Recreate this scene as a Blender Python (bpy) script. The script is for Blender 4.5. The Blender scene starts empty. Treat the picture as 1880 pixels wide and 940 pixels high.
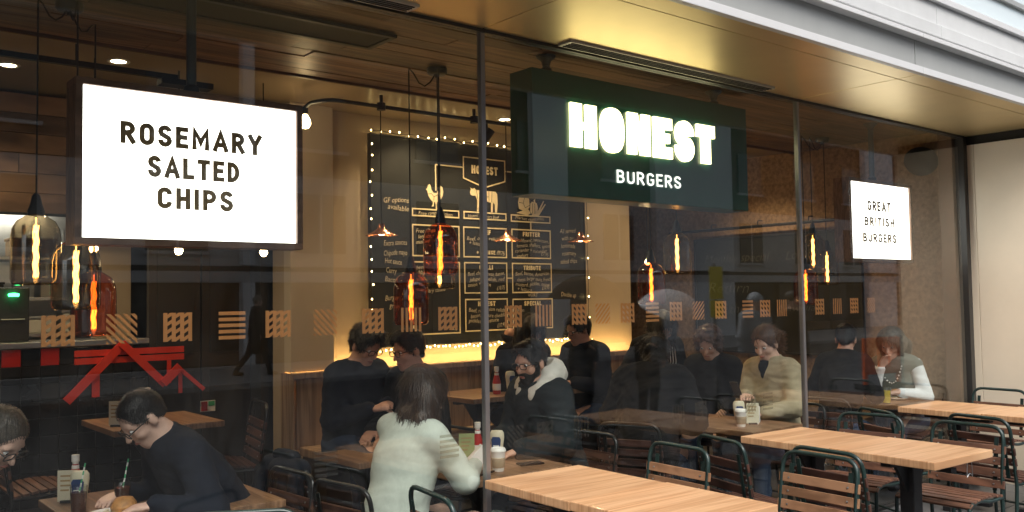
import bpy, bmesh, math, random
import numpy as np
from mathutils import Matrix, Vector
R_ = math.radians
random.seed(7)
SC = bpy.context.scene
COL = SC.collection

# ------------------------------------------------------------------ camera
F_PX, YAW, PITCH, ROLL, CAM_D, CAM_H = 1664.0, .6893, .0472, -.01555, 3.574, 1.62
def make_camera():
    cd = bpy.data.cameras.new('camera'); co = bpy.data.objects.new('camera', cd); COL.objects.link(co)
    fw = Vector((math.sin(YAW)*math.cos(PITCH), math.cos(YAW)*math.cos(PITCH), math.sin(PITCH)))
    rt = Vector((math.cos(YAW), -math.sin(YAW), 0)); up = rt.cross(fw)
    c, s = math.cos(ROLL), math.sin(ROLL)
    r2 = rt*c + up*s; u2 = up*c - rt*s
    m = Matrix((r2, u2, -fw)).transposed().to_4x4(); m.translation = (0, -CAM_D, CAM_H)
    co.matrix_world = m
    cd.sensor_width = 36; cd.lens = 36*F_PX/1880; cd.clip_start = .05; cd.clip_end = 500
    SC.camera = co
make_camera()

# ------------------------------------------------------------------ sky, sun, exposure
SUN_EL, SUN_AZ = 52, 205        # overcast: a weak, very soft sun from the street side
w = bpy.data.worlds.new('World'); SC.world = w; w.use_nodes = True
nt = w.node_tree; bg = nt.nodes['Background']
sky = nt.nodes.new('ShaderNodeTexSky'); sky.sky_type = 'NISHITA'; sky.sun_disc = False
sky.sun_elevation = R_(SUN_EL); sky.sun_rotation = R_(SUN_AZ); sky.dust_density = 4; sky.air_density = 1.0; sky.ozone_density = 1.0
hs = nt.nodes.new('ShaderNodeHueSaturation'); hs.inputs['Saturation'].default_value = .4      # grey overcast
nt.links.new(sky.outputs[0], hs.inputs['Color']); nt.links.new(hs.outputs[0], bg.inputs[0]); bg.inputs[1].default_value = .15
sl = bpy.data.lights.new('sun', 'SUN'); sl.energy = 1.5; sl.angle = R_(25); sl.color = (1, .96, .9)
so = bpy.data.objects.new('sun', sl); COL.objects.link(so)
d = Vector((math.sin(R_(SUN_AZ))*math.cos(R_(SUN_EL)), math.cos(R_(SUN_AZ))*math.cos(R_(SUN_EL)), math.sin(R_(SUN_EL))))
so.rotation_euler = (-d).to_track_quat('-Z', 'Y').to_euler()
vs = SC.view_settings; vs.view_transform = 'Standard'; vs.look = 'None'; vs.gamma = 1; vs.exposure = .72
SC.cycles.max_bounces = 10; SC.cycles.transparent_max_bounces = 32; SC.cycles.glossy_bounces = 4
SC.cycles.sample_clamp_indirect = 4; SC.cycles.caustics_reflective = False; SC.cycles.caustics_refractive = False

# ------------------------------------------------------------------ materials
MAT = {}
def nodes_of(name):
    m = bpy.data.materials.new(name); m.use_nodes = True; MAT[name] = m
    t = m.node_tree; return m, t, t.nodes['Principled BSDF'], t.nodes['Material Output']
def nd(t, kind, **kw):
    n = t.nodes.new(kind)
    for k, v in kw.items(): setattr(n, k, v)
    return n
def pbr(name, col, rough=.5, metal=0, var=.0, scale=8, stretch=(1,1,1), bump=0, bscale=None, spec=.5, objrand=0, coat=0, transl=0):
    """principled material, colour varied by noise (and per object) with optional bump"""
    m, t, b, o = nodes_of(name)
    b.inputs['Roughness'].default_value = rough; b.inputs['Metallic'].default_value = metal
    b.inputs['Specular IOR Level'].default_value = spec; b.inputs['Coat Weight'].default_value = coat
    tc = nd(t, 'ShaderNodeTexCoord'); mp = nd(t, 'ShaderNodeMapping'); mp.inputs['Scale'].default_value = stretch
    t.links.new(tc.outputs['Object'], mp.inputs[0])
    nz = nd(t, 'ShaderNodeTexNoise'); nz.inputs['Scale'].default_value = scale; nz.inputs['Detail'].default_value = 6; nz.inputs['Roughness'].default_value = .65
    vec = mp.outputs[0]
    if objrand:
        oi = nd(t, 'ShaderNodeObjectInfo'); ad = nd(t, 'ShaderNodeVectorMath', operation='ADD'); sc_ = nd(t, 'ShaderNodeVectorMath', operation='SCALE')
        sc_.inputs[0].default_value = (37, 71, 53); t.links.new(oi.outputs['Random'], sc_.inputs['Scale'])
        t.links.new(vec, ad.inputs[0]); t.links.new(sc_.outputs[0], ad.inputs[1]); vec = ad.outputs[0]
    t.links.new(vec, nz.inputs['Vector'])
    c0 = [max(0, c*(1-var)) for c in col]; c1 = [min(1, c*(1+var)) for c in col]
    rp = nd(t, 'ShaderNodeValToRGB'); rp.color_ramp.elements[0].position = .3; rp.color_ramp.elements[1].position = .7
    rp.color_ramp.elements[0].color = (*c0, 1); rp.color_ramp.elements[1].color = (*c1, 1)
    t.links.new(nz.outputs['Fac'], rp.inputs[0]); out = rp.outputs[0]
    if objrand:
        hs = nd(t, 'ShaderNodeHueSaturation'); mr = nd(t, 'ShaderNodeMapRange'); mr.inputs[3].default_value = 1-objrand; mr.inputs[4].default_value = 1+objrand
        t.links.new(oi.outputs['Random'], mr.inputs[0]); t.links.new(mr.outputs[0], hs.inputs['Value']); t.links.new(out, hs.inputs['Color']); out = hs.outputs[0]
    t.links.new(out, b.inputs['Base Color'])
    if bump:
        bp = nd(t, 'ShaderNodeBump'); bp.inputs['Strength'].default_value = bump; bp.inputs['Distance'].default_value = .004
        if bscale:
            n2 = nd(t, 'ShaderNodeTexNoise'); n2.inputs['Scale'].default_value = bscale; n2.inputs['Detail'].default_value = 5
            t.links.new(vec, n2.inputs['Vector']); t.links.new(n2.outputs['Fac'], bp.inputs['Height'])
        else: t.links.new(nz.outputs['Fac'], bp.inputs['Height'])
        t.links.new(bp.outputs[0], b.inputs['Normal'])
    return m
def emit(name, col, s):
    m, t, b, o = nodes_of(name); t.nodes.remove(b); e = nd(t, 'ShaderNodeEmission')
    e.inputs[0].default_value = (*col, 1); e.inputs[1].default_value = s; t.links.new(e.outputs[0], o.inputs[0]); return m
def thin_glass(name, tint, r0=.05, rough=0., gain=1.):
    """clear thin sheet: transparent + mirror, Schlick reflectance"""
    m, t, b, o = nodes_of(name); t.nodes.remove(b)
    tr = nd(t, 'ShaderNodeBsdfTransparent'); tr.inputs[0].default_value = (*tint, 1)
    gl = nd(t, 'ShaderNodeBsdfGlossy'); gl.inputs['Roughness'].default_value = rough
    ge = nd(t, 'ShaderNodeNewGeometry'); dt = nd(t, 'ShaderNodeVectorMath', operation='DOT_PRODUCT')
    t.links.new(ge.outputs['Incoming'], dt.inputs[0]); t.links.new(ge.outputs['Normal'], dt.inputs[1])
    ab = nd(t, 'ShaderNodeMath', operation='ABSOLUTE'); t.links.new(dt.outputs['Value'], ab.inputs[0])
    su = nd(t, 'ShaderNodeMath', operation='SUBTRACT'); su.inputs[0].default_value = 1; t.links.new(ab.outputs[0], su.inputs[1])
    pw = nd(t, 'ShaderNodeMath', operation='POWER'); pw.inputs[1].default_value = 5; t.links.new(su.outputs[0], pw.inputs[0])
    ma = nd(t, 'ShaderNodeMath', operation='MULTIPLY_ADD'); ma.inputs[1].default_value = (1-r0)*gain; ma.inputs[2].default_value = r0*gain; ma.use_clamp = True
    t.links.new(pw.outputs[0], ma.inputs[0])
    mx = nd(t, 'ShaderNodeMixShader'); t.links.new(ma.outputs[0], mx.inputs[0]); t.links.new(tr.outputs[0], mx.inputs[1]); t.links.new(gl.outputs[0], mx.inputs[2])
    t.links.new(mx.outputs[0], o.inputs[0]); return m
def wood(name, c_dark, c_light, rough=.5, axis=1, ring=14, fine=9, lo=.28, hi=.72, band=.16, objrand=.12, stave=0, bump=.15, coat=0, rot=0.):
    """grain running along a local axis: stretched noise plus distorted bands; optional glued staves"""
    m, t, b, o = nodes_of(name); b.inputs['Roughness'].default_value = rough; b.inputs['Coat Weight'].default_value = coat
    tc = nd(t, 'ShaderNodeTexCoord'); oi = nd(t, 'ShaderNodeObjectInfo')
    sc_ = nd(t, 'ShaderNodeVectorMath', operation='SCALE'); sc_.inputs[0].default_value = (13, 29, 17); t.links.new(oi.outputs['Random'], sc_.inputs['Scale'])
    ad = nd(t, 'ShaderNodeVectorMath', operation='ADD'); t.links.new(tc.outputs['Object'], ad.inputs[0]); t.links.new(sc_.outputs[0], ad.inputs[1]); vec = ad.outputs[0]
    if stave:                     # shift the grain from stave to stave
        sp = nd(t, 'ShaderNodeSeparateXYZ'); t.links.new(tc.outputs['Object'], sp.inputs[0])
        q = nd(t, 'ShaderNodeMath', operation='MULTIPLY'); q.inputs[1].default_value = 1/stave; t.links.new(sp.outputs[1-axis], q.inputs[0])
        fl = nd(t, 'ShaderNodeMath', operation='FLOOR'); t.links.new(q.outputs[0], fl.inputs[0])
        wn = nd(t, 'ShaderNodeTexWhiteNoise', noise_dimensions='1D'); t.links.new(fl.outputs[0], wn.inputs['W'])
        s2 = nd(t, 'ShaderNodeVectorMath', operation='SCALE'); s2.inputs[0].default_value = (5, 7, 9); t.links.new(wn.outputs['Value'], s2.inputs['Scale'])
        a2 = nd(t, 'ShaderNodeVectorMath', operation='ADD'); t.links.new(vec, a2.inputs[0]); t.links.new(s2.outputs[0], a2.inputs[1]); vec = a2.outputs[0]
    mp = nd(t, 'ShaderNodeMapping'); s = [ring]*3; s[2] = ring*.25; s[axis] = ring*.09; mp.inputs['Scale'].default_value = s; t.links.new(vec, mp.inputs[0])
    n1 = nd(t, 'ShaderNodeTexNoise'); n1.inputs['Scale'].default_value = 1; n1.inputs['Detail'].default_value = 4; n1.inputs['Distortion'].default_value = .6; t.links.new(mp.outputs[0], n1.inputs['Vector'])
    mu = nd(t, 'ShaderNodeMath', operation='MULTIPLY'); mu.inputs[1].default_value = 30; t.links.new(n1.outputs['Fac'], mu.inputs[0])
    sn = nd(t, 'ShaderNodeMath', operation='SINE'); t.links.new(mu.outputs[0], sn.inputs[0])
    mp2 = nd(t, 'ShaderNodeMapping'); s = [ring*fine]*3; s[2] = ring*.8; s[axis] = ring*.3; mp2.inputs['Scale'].default_value = s; t.links.new(vec, mp2.inputs[0])
    n2 = nd(t, 'ShaderNodeTexNoise'); n2.inputs['Scale'].default_value = 1; n2.inputs['Detail'].default_value = 3; t.links.new(mp2.outputs[0], n2.inputs['Vector'])
    m1 = nd(t, 'ShaderNodeMath', operation='MULTIPLY_ADD'); m1.inputs[1].default_value = band; t.links.new(sn.outputs[0], m1.inputs[0]); t.links.new(n2.outputs['Fac'], m1.inputs[2])
    rp = nd(t, 'ShaderNodeValToRGB'); rp.color_ramp.elements[0].position = lo; rp.color_ramp.elements[1].position = hi
    rp.color_ramp.elements[0].color = (*c_dark, 1); rp.color_ramp.elements[1].color = (*c_light, 1); t.links.new(m1.outputs[0], rp.inputs[0])
    hs = nd(t, 'ShaderNodeHueSaturation'); mr = nd(t, 'ShaderNodeMapRange'); mr.inputs[3].default_value = 1-objrand; mr.inputs[4].default_value = 1+objrand
    t.links.new(oi.outputs['Random'], mr.inputs[0]); val = mr.outputs[0]
    if stave:
        m3 = nd(t, 'ShaderNodeMath', operation='MULTIPLY_ADD'); m3.inputs[1].default_value = .12; t.links.new(wn.outputs['Value'], m3.inputs[0]); t.links.new(val, m3.inputs[2])
        s4 = nd(t, 'ShaderNodeMath', operation='SUBTRACT'); s4.inputs[1].default_value = .06; t.links.new(m3.outputs[0], s4.inputs[0]); val = s4.outputs[0]
    t.links.new(val, hs.inputs['Value']); t.links.new(rp.outputs[0], hs.inputs['Color']); t.links.new(hs.outputs[0], b.inputs['Base Color'])
    bp = nd(t, 'ShaderNodeBump'); bp.inputs['Strength'].default_value = bump; bp.inputs['Distance'].default_value = .002; t.links.new(m1.outputs[0], bp.inputs['Height']); t.links.new(bp.outputs[0], b.inputs['Normal'])
    return m

wood('oak', (.42,.20,.085), (.74,.455,.25), .38, axis=0, ring=6, fine=16, lo=.12, hi=.80, band=.13, stave=.105, objrand=.06, coat=.15)
wood('table_in', (.16,.085,.045), (.32,.18,.10), .35, axis=1, ring=9, stave=.09, objrand=.1)
wood('slat_dry', (.17,.085,.042), (.34,.18,.095), .55, axis=1, ring=18, objrand=.15)
wood('slat_wet', (.035,.016,.012), (.10,.045,.032), .38, axis=1, ring=18, objrand=.2)
wood('slat_mid', (.08,.038,.025), (.19,.09,.055), .45, axis=1, ring=18, objrand=.2)
wood('ceiling_wood', (.09,.045,.025), (.24,.135,.075), .45, axis=0, ring=7, objrand=.35, bump=.3)
wood('wall_wood', (.10,.055,.03), (.30,.18,.105), .6, axis=0, ring=7, objrand=.4, bump=.3)
wood('bench_wood', (.20,.12,.065), (.38,.25,.15), .6, axis=2, ring=6, objrand=.15, bump=.25)
wood('sign_frame', (.12,.06,.03), (.26,.14,.08), .5, axis=0, ring=14)
pbr('green_tube', (.012,.028,.025), .32, var=.5, scale=14, bump=.1, objrand=.1)
pbr('black_tube', (.012,.013,.013), .3, var=.3, scale=14)
pbr('worn_tube', (.13,.15,.14), .38, metal=.5, var=.6, scale=20)
pbr('rivet', (.5,.5,.5), .35, metal=1)
pbr('iron', (.015,.015,.016), .5, var=.3, scale=20, bump=.1)
pbr('soffit', (.74,.58,.31), .40, metal=.85, var=.06, scale=1.5, bump=.03, bscale=3)
pbr('joint', (.015,.013,.01), .8)
pbr('fascia', (.40,.405,.39), .45, metal=.3, var=.06, scale=2, stretch=(1,1,.2))
pbr('lip', (.64,.64,.64), .4, var=.04, scale=3)
pbr('stone_white', (.60,.61,.61), .7, var=.06, scale=4, bump=.1, objrand=.03)
pbr('upper_glass', (.70,.78,.79), .15, metal=.2)
pbr('cream_panel', (.82,.71,.55), .45, var=.04, scale=2)
pbr('grille', (.55,.52,.46), .4, metal=.5)
pbr('frame_dark', (.03,.028,.026), .4)
pbr('mullion', (.30,.29,.29), .3, metal=.7)
pbr('rust_trim', (.16,.085,.045), .6, var=.3, scale=12)
pbr('slab', (.11,.112,.115), .3, var=.25, scale=5, bump=.12, bscale=90, objrand=.12)
pbr('mortar', (.10,.10,.10), .7, var=.2, scale=10)
pbr('asphalt', (.038,.038,.04), .45, var=.3, scale=30, bump=.3, bscale=160)
pbr('kerb', (.36,.36,.35), .5, var=.15, scale=8)
pbr('floor_in', (.055,.05,.045), .35, var=.25, scale=3)
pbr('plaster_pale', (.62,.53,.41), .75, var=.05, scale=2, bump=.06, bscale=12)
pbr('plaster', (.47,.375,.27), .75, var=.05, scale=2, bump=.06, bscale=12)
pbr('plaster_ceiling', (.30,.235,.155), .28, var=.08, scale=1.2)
pbr('cork', (.36,.235,.14), .8, var=.42, scale=26, bump=.35, bscale=40)
pbr('dark_wall', (.035,.028,.022), .4, var=.3, scale=2)
pbr('chalkboard', (.022,.024,.024), .45, var=.25, scale=2.5)
pbr('chalk', (.70,.60,.42), .9, var=.2, scale=40)
pbr('chalk_faint', (.11,.11,.10), .9, var=.3, scale=30); pbr('paint_cream', (.86,.72,.45), .7)
pbr('tile_black', (.012,.013,.015), .12, var=.2, objrand=.3)
pbr('tile_red', (.45,.02,.015), .2, var=.1)
pbr('grout', (.20,.19,.17), .8)
pbr('red_paint', (.75,.045,.022), .45, var=.08, scale=20)
pbr('steel', (.55,.55,.54), .28, metal=1, var=.08, scale=3, stretch=(1,1,12))
pbr('white_goods', (.75,.74,.70), .5)
pbr('sign_green', (.010,.085,.052), .28, var=.15, scale=2)
pbr('copper', (.75,.35,.20), .25, metal=1)
pbr('pole_paint', (.07,.085,.085), .4); pbr('cable', (.01,.01,.01), .6)
pbr('letter_dark', (.40,.28,.125), .6)
pbr('plastic_red', (.45,.02,.015), .3); pbr('plastic_white', (.80,.79,.74), .35); pbr('plastic_cream', (.78,.72,.52), .35)
pbr('label_blue', (.02,.05,.16), .4); pbr('card', (.70,.66,.50), .6, var=.05); pbr('card_green', (.35,.42,.18), .6)
pbr('paper', (.82,.81,.77), .8, var=.03); pbr('phone', (.012,.012,.014), .12); pbr('screen', (.5,.55,.6), .15)
pbr('straw_green', (.06,.40,.18), .4); pbr('juice', (.75,.55,.06), .2); pbr('cola', (.09,.03,.015), .1); pbr('food', (.42,.20,.06), .6, var=.4, scale=40)
pbr('cup_label', (.45,.36,.24), .7); pbr('kraft', (.35,.24,.14), .8)
pbr('led_green_case', (.02,.03,.02), .4)
pbr('orange_plastic', (.80,.13,.02), .4); pbr('yellow_paint', (.85,.68,.03), .5)
pbr('skin_a', (.62,.36,.26), .5, var=.1, scale=18, spec=.35); pbr('skin_b', (.50,.27,.18), .5, var=.1, scale=18, spec=.35); pbr('skin_c', (.68,.44,.34), .5, var=.1, scale=18, spec=.35)
for n, c in (('hair_black', (.010,.008,.007)), ('hair_brown', (.035,.018,.010)), ('hair_chestnut', (.10,.045,.02)), ('hair_grey', (.16,.135,.10)), ('hair_salt', (.07,.058,.045)), ('hair_thin', (.26,.19,.13))):
    pbr(n, c, .38, var=.85, scale=95, stretch=(1,1,.10), bump=1.0, bscale=150)
for n, c in (('knit_white', (.53,.58,.51)), ('fleece', (.78,.76,.68)), ('navy', (.010,.013,.022)), ('black_cloth', (.009,.009,.010)), ('charcoal', (.03,.034,.036)), ('grey_jumper', (.05,.05,.055)),
             ('cardigan', (.42,.36,.24)), ('vest_grey', (.20,.22,.19)), ('shirt_white', (.80,.84,.86)), ('denim', (.03,.045,.08)), ('coat_blue', (.38,.42,.47)), ('teal_coat', (.014,.020,.023)), ('beanie', (.45,.5,.55))):
    pbr(n, c, .9, var=.06, scale=40, bump=.5, bscale=260, spec=.2)
pbr('eye_white', (.75,.73,.70), .2); pbr('eye_dark', (.02,.012,.008), .1); pbr('lips', (.42,.16,.12), .45)
thin_glass('shop_glass', (.955,.97,.96), r0=.043, gain=1.35)
def dust(m):
    t = m.node_tree; o = t.nodes['Material Output']; old = o.inputs[0].links[0].from_socket
    tc = nd(t, 'ShaderNodeTexCoord'); mp = nd(t, 'ShaderNodeMapping'); mp.inputs['Scale'].default_value = (1,1,.35); t.links.new(tc.outputs['Object'], mp.inputs[0])
    nz = nd(t, 'ShaderNodeTexNoise'); nz.inputs['Scale'].default_value = 5; nz.inputs['Detail'].default_value = 7; nz.inputs['Roughness'].default_value = .7; t.links.new(mp.outputs[0], nz.inputs['Vector'])
    mr = nd(t, 'ShaderNodeMapRange'); mr.inputs[1].default_value = .42; mr.inputs[2].default_value = .8; mr.inputs[3].default_value = .0; mr.inputs[4].default_value = .009; t.links.new(nz.outputs['Fac'], mr.inputs[0])
    df = nd(t, 'ShaderNodeBsdfDiffuse'); df.inputs[0].default_value = (.7,.7,.67,1); mx = nd(t, 'ShaderNodeMixShader'); t.links.new(mr.outputs[0], mx.inputs[0]); t.links.new(old, mx.inputs[1]); t.links.new(df.outputs[0], mx.inputs[2]); t.links.new(mx.outputs[0], o.inputs[0])
dust(MAT['shop_glass'])
thin_glass('clear_glass', (.93,.94,.93), r0=.045)
thin_glass('smoky_glass', (.66,.58,.45), r0=.11)
thin_glass('amber_glass', (.87,.42,.27), r0=.10)
def decal_mat():                       # thin gold vinyl: partly lets light through
    m, t, b, o = nodes_of('decal_vinyl'); b.inputs['Base Color'].default_value = (.52,.31,.14,1); b.inputs['Roughness'].default_value = .6
    tl = nd(t, 'ShaderNodeBsdfTranslucent'); tl.inputs[0].default_value = (.88,.50,.19,1)
    tr = nd(t, 'ShaderNodeBsdfTransparent'); tr.inputs[0].default_value = (.95,.72,.48,1)
    m1 = nd(t, 'ShaderNodeMixShader'); m1.inputs[0].default_value = .5; t.links.new(b.outputs[0], m1.inputs[1]); t.links.new(tl.outputs[0], m1.inputs[2])
    m2 = nd(t, 'ShaderNodeMixShader'); m2.inputs[0].default_value = .3; t.links.new(m1.outputs[0], m2.inputs[1]); t.links.new(tr.outputs[0], m2.inputs[2])
    t.links.new(m2.outputs[0], o.inputs[0])
decal_mat()
thin_glass('decal_reflection', (.86,.85,.80), r0=.06, rough=.45)  # faint squares standing in for reflections and shadows, not stickers
emit('sign_light', (1,.97,.90), 3.2); emit('letter_light', (1,.87,.47), 3.6); emit('letter_soft', (1,.97,.88), 1.2)
emit('filament_hot', (1,.46,.10), 13); emit('filament_amber', (1,.25,.03), 8); emit('bulb_warm', (1,.70,.35), 22)
emit('fairy', (1,.70,.28), 24); emit('led', (1,.62,.22), 34); emit('downlight', (1,.78,.45), 16); emit('green_led', (.05,1,.25), 8); emit('kitchen_tube', (1,.93,.78), 24)

# ------------------------------------------------------------------ mesh helpers
class MB:
    def __init__(s): s.v, s.f, s.mi = [], [], []
    def add(s, vs, fs, mi=0):
        n = len(s.v); s.v += [tuple(p) for p in vs]; s.f += [[i+n for i in f] for f in fs]; s.mi += [mi]*len(fs); return s
    def box(s, a, b, mi=0):
        x0,y0,z0 = a; x1,y1,z1 = b
        return s.add([(x0,y0,z0),(x1,y0,z0),(x1,y1,z0),(x0,y1,z0),(x0,y0,z1),(x1,y0,z1),(x1,y1,z1),(x0,y1,z1)],
                     [(3,2,1,0),(4,5,6,7),(0,1,5,4),(1,2,6,5),(2,3,7,6),(3,0,4,7)], mi)
    def cbox(s, c, d, mi=0): return s.box([c[i]-d[i]/2 for i in range(3)], [c[i]+d[i]/2 for i in range(3)], mi)
    def tube(s, path, r, n=10, closed=False, cap=True, mi=0):
        P = [Vector(p) for p in path]; k = len(P); rs = r if isinstance(r, (list, tuple)) else [r]*k
        T = []
        for i in range(k):
            a = P[(i-1) % k] if (closed or i > 0) else P[i]; b = P[(i+1) % k] if (closed or i < k-1) else P[i]
            T.append((b-a).normalized())
        nrm = T[0].orthogonal().normalized(); vs = []
        for i in range(k):
            nrm = (nrm - T[i]*nrm.dot(T[i])).normalized(); bn = T[i].cross(nrm)
            for j in range(n):
                a = 2*math.pi*j/n; vs.append(P[i] + (nrm*math.cos(a)+bn*math.sin(a))*rs[i])
        fs = []
        for i in range(k if closed else k-1):
            for j in range(n):
                a = i*n+j; b = i*n+(j+1) % n; c = ((i+1) % k)*n
                fs.append((a, b, c+(j+1) % n, c+j))
        if cap and not closed: fs += [tuple(range(n-1,-1,-1)), tuple((k-1)*n+j for j in range(n))]
        return s.add(vs, fs, mi)
    def lathe(s, prof, n=20, c=(0,0,0), mi=0, cap=True):
        vs = []; fs = []; k = len(prof)
        for (r, z) in prof:
            for j in range(n):
                a = 2*math.pi*j/n; vs.append((c[0]+r*math.cos(a), c[1]+r*math.sin(a), c[2]+z))
        for i in range(k-1):
            for j in range(n): fs.append((i*n+j, i*n+(j+1) % n, (i+1)*n+(j+1) % n, (i+1)*n+j))
        if cap and prof[0][0] > 1e-5: fs.append(tuple(range(n-1,-1,-1)))
        if cap and prof[-1][0] > 1e-5: fs.append(tuple((k-1)*n+j for j in range(n)))
        return s.add(vs, fs, mi)
    def prism(s, poly, z0, z1, mi=0):              # polygon in xz, extruded along y from z0 to z1
        n = len(poly); vs = [(p[0], z0, p[1]) for p in poly] + [(p[0], z1, p[1]) for p in poly]
        return s.add(vs, [tuple(range(n)), tuple(range(2*n-1, n-1, -1))] + [(i, i+n, (i+1) % n+n, (i+1) % n) for i in range(n)], mi)
    def mesh(s, name, mats, smooth=False, bevel=0):
        me = bpy.data.meshes.new(name); me.from_pydata(s.v, [], s.f)
        for m in (mats if isinstance(mats, (list, tuple)) else [mats]): me.materials.append(MAT[m])
        me.polygons.foreach_set('material_index', s.mi)
        bm = bmesh.new(); bm.from_mesh(me); bmesh.ops.recalc_face_normals(bm, faces=bm.faces)
        if bevel: bmesh.ops.bevel(bm, geom=bm.edges[:], offset=bevel, segments=2, affect='EDGES', profile=.6)
        bm.to_mesh(me); bm.free()
        if smooth: me.polygons.foreach_set('use_smooth', [True]*len(me.polygons))
        if smooth and hasattr(me, 'set_sharp_from_angle'): me.set_sharp_from_angle(angle=R_(48))
        return me
    def obj(s, name, mats, parent=None, smooth=False, bevel=0, loc=(0,0,0)): return link(name, s.mesh(name, mats, smooth, bevel), parent, loc)
def link(name, me, parent=None, loc=(0,0,0), rz=0):
    o = bpy.data.objects.new(name, me); COL.objects.link(o); o.location = loc; o.rotation_euler.z = rz
    if parent: o.parent = parent
    return o
def tag(o, label=None, cat=None, group=None, kind=None):
    if label: o['label'] = label
    if cat: o['category'] = cat
    if group: o['group'] = group
    if kind: o['kind'] = kind
    return o
def thing(name, label, cat, loc=(0,0,0), rz=0, group=None): return tag(link(name, None, None, loc, rz), label, cat, group)
def structure(o): o['kind'] = 'structure'; return o
def boxo(name, a, b, mat, parent=None, bevel=0):
    c = [(a[i]+b[i])/2 for i in range(3)]; dd = [abs(b[i]-a[i]) for i in range(3)]
    return MB().cbox((0,0,0), dd).obj(name, mat, parent, bevel=bevel, loc=c)
def arc(c, r, a0, a1, n, ax=('x','z')):
    out = []
    for i in range(n+1):
        a = R_(a0+(a1-a0)*i/n); p = list(c); p['xyz'.index(ax[0])] += r*math.cos(a); p['xyz'.index(ax[1])] += r*math.sin(a); out.append(tuple(p))
    return out
def fillet(path, r, n=6):
    P = [Vector(p) for p in path]; out = [P[0]]
    for i in range(1, len(P)-1):
        a = P[i-1]-P[i]; b = P[i+1]-P[i]; rr = min(r, a.length*.49, b.length*.49); p0 = P[i]+a.normalized()*rr; p1 = P[i]+b.normalized()*rr
        for k in range(n+1):
            t = k/n; out.append(p0*(1-t)**2 + P[i]*2*t*(1-t) + p1*t*t)
    return out + [P[-1]]

# stroke lettering ------------------------------------------------------------
def oval(cx, cy, rx, ry, a0=0, a1=360, n=14): return [(cx+rx*math.cos(R_(a0+(a1-a0)*i/n)), cy+ry*math.sin(R_(a0+(a1-a0)*i/n))) for i in range(n+1)]
def bowl(x0, x1, y0, y1):                          # D-shaped stroke from the stem
    r = (y1-y0)/2; q = min(r, (x1-x0)*.8)
    return [(x0,y1),(x1-q,y1)] + [(x1-q+q*math.cos(R_(a)), (y0+y1)/2+r*math.sin(R_(a))) for a in range(75,-76,-15)] + [(x1-q,y0),(x0,y0)]
def stadium(x0, x1, y0, y1):
    r = (x1-x0)/2; cx = (x0+x1)/2
    return [(cx+r*math.cos(R_(a)), y1-r+r*math.sin(R_(a))) for a in range(0,181,20)] + [(cx+r*math.cos(R_(a)), y0+r+r*math.sin(R_(a))) for a in range(180,361,20)] + [(x1, y1-r)]
GL = {
 'A': (.62, [[(0,0),(.31,1),(.62,0)], [(.12,.28),(.5,.28)]]), 'B': (.5, [[(0,0),(0,1)], bowl(0,.46,.52,1), bowl(0,.5,0,.52)]),
 'C': (.5, [[(.5,.72)]+[(.25+.25*math.cos(R_(a)), .75+.25*math.sin(R_(a))) for a in range(15,181,15)]+[(.25+.25*math.cos(R_(a)), .25+.25*math.sin(R_(a))) for a in range(180,346,15)]+[(.5,.28)]]),
 'D': (.5, [[(0,0),(0,1)], bowl(0,.5,0,1)]), 'E': (.42, [[(.42,1),(0,1),(0,0),(.42,0)], [(0,.52),(.36,.52)]]), 'F': (.42, [[(.42,1),(0,1),(0,0)], [(0,.52),(.36,.52)]]),
 'G': (.5, [[(.25+.25*math.cos(R_(a)), .75+.25*math.sin(R_(a))) for a in range(10,181,15)]+[(.25+.25*math.cos(R_(a)), .25+.25*math.sin(R_(a))) for a in range(180,361,15)]+[(.5,.46),(.28,.46)]]),
 'H': (.5, [[(0,0),(0,1)], [(.5,0),(.5,1)], [(0,.5),(.5,.5)]]), 'I': (.0, [[(0,0),(0,1)]]), 'L': (.4, [[(0,1),(0,0),(.4,0)]]),
 'M': (.7, [[(0,0),(0,1),(.35,.3),(.7,1),(.7,0)]]), 'N': (.52, [[(0,0),(0,1),(.52,0),(.52,1)]]), 'O': (.5, [stadium(0,.5,0,1)]),
 'P': (.48, [[(0,0),(0,1)], bowl(0,.48,.44,1)]), 'R': (.5, [[(0,0),(0,1)], bowl(0,.48,.48,1), [(.22,.48),(.5,0)]]),
 'S': (.48, [[(.24+.24*math.cos(R_(a)), .75+.25*math.sin(R_(a))) for a in range(10,181,17)]+[(.06,.6),(.42,.4)]+[(.24+.24*math.cos(R_(a)), .25+.25*math.sin(R_(a))) for a in range(0,-191,-17)]]),
 'T': (.5, [[(0,1),(.5,1)], [(.25,1),(.25,0)]]), 'U': (.5, [[(0,1)]+[(.25+.25*math.cos(R_(a)), .25+.25*math.sin(R_(a))) for a in range(180,361,15)]+[(.5,1)]]),
 'Y': (.56, [[(0,1),(.28,.45),(.56,1)], [(.28,.45),(.28,0)]]), ' ': (.25, []), '+': (.35, [[(.175,.25),(.175,.75)], [(0,.5),(.35,.5)]])}
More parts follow.
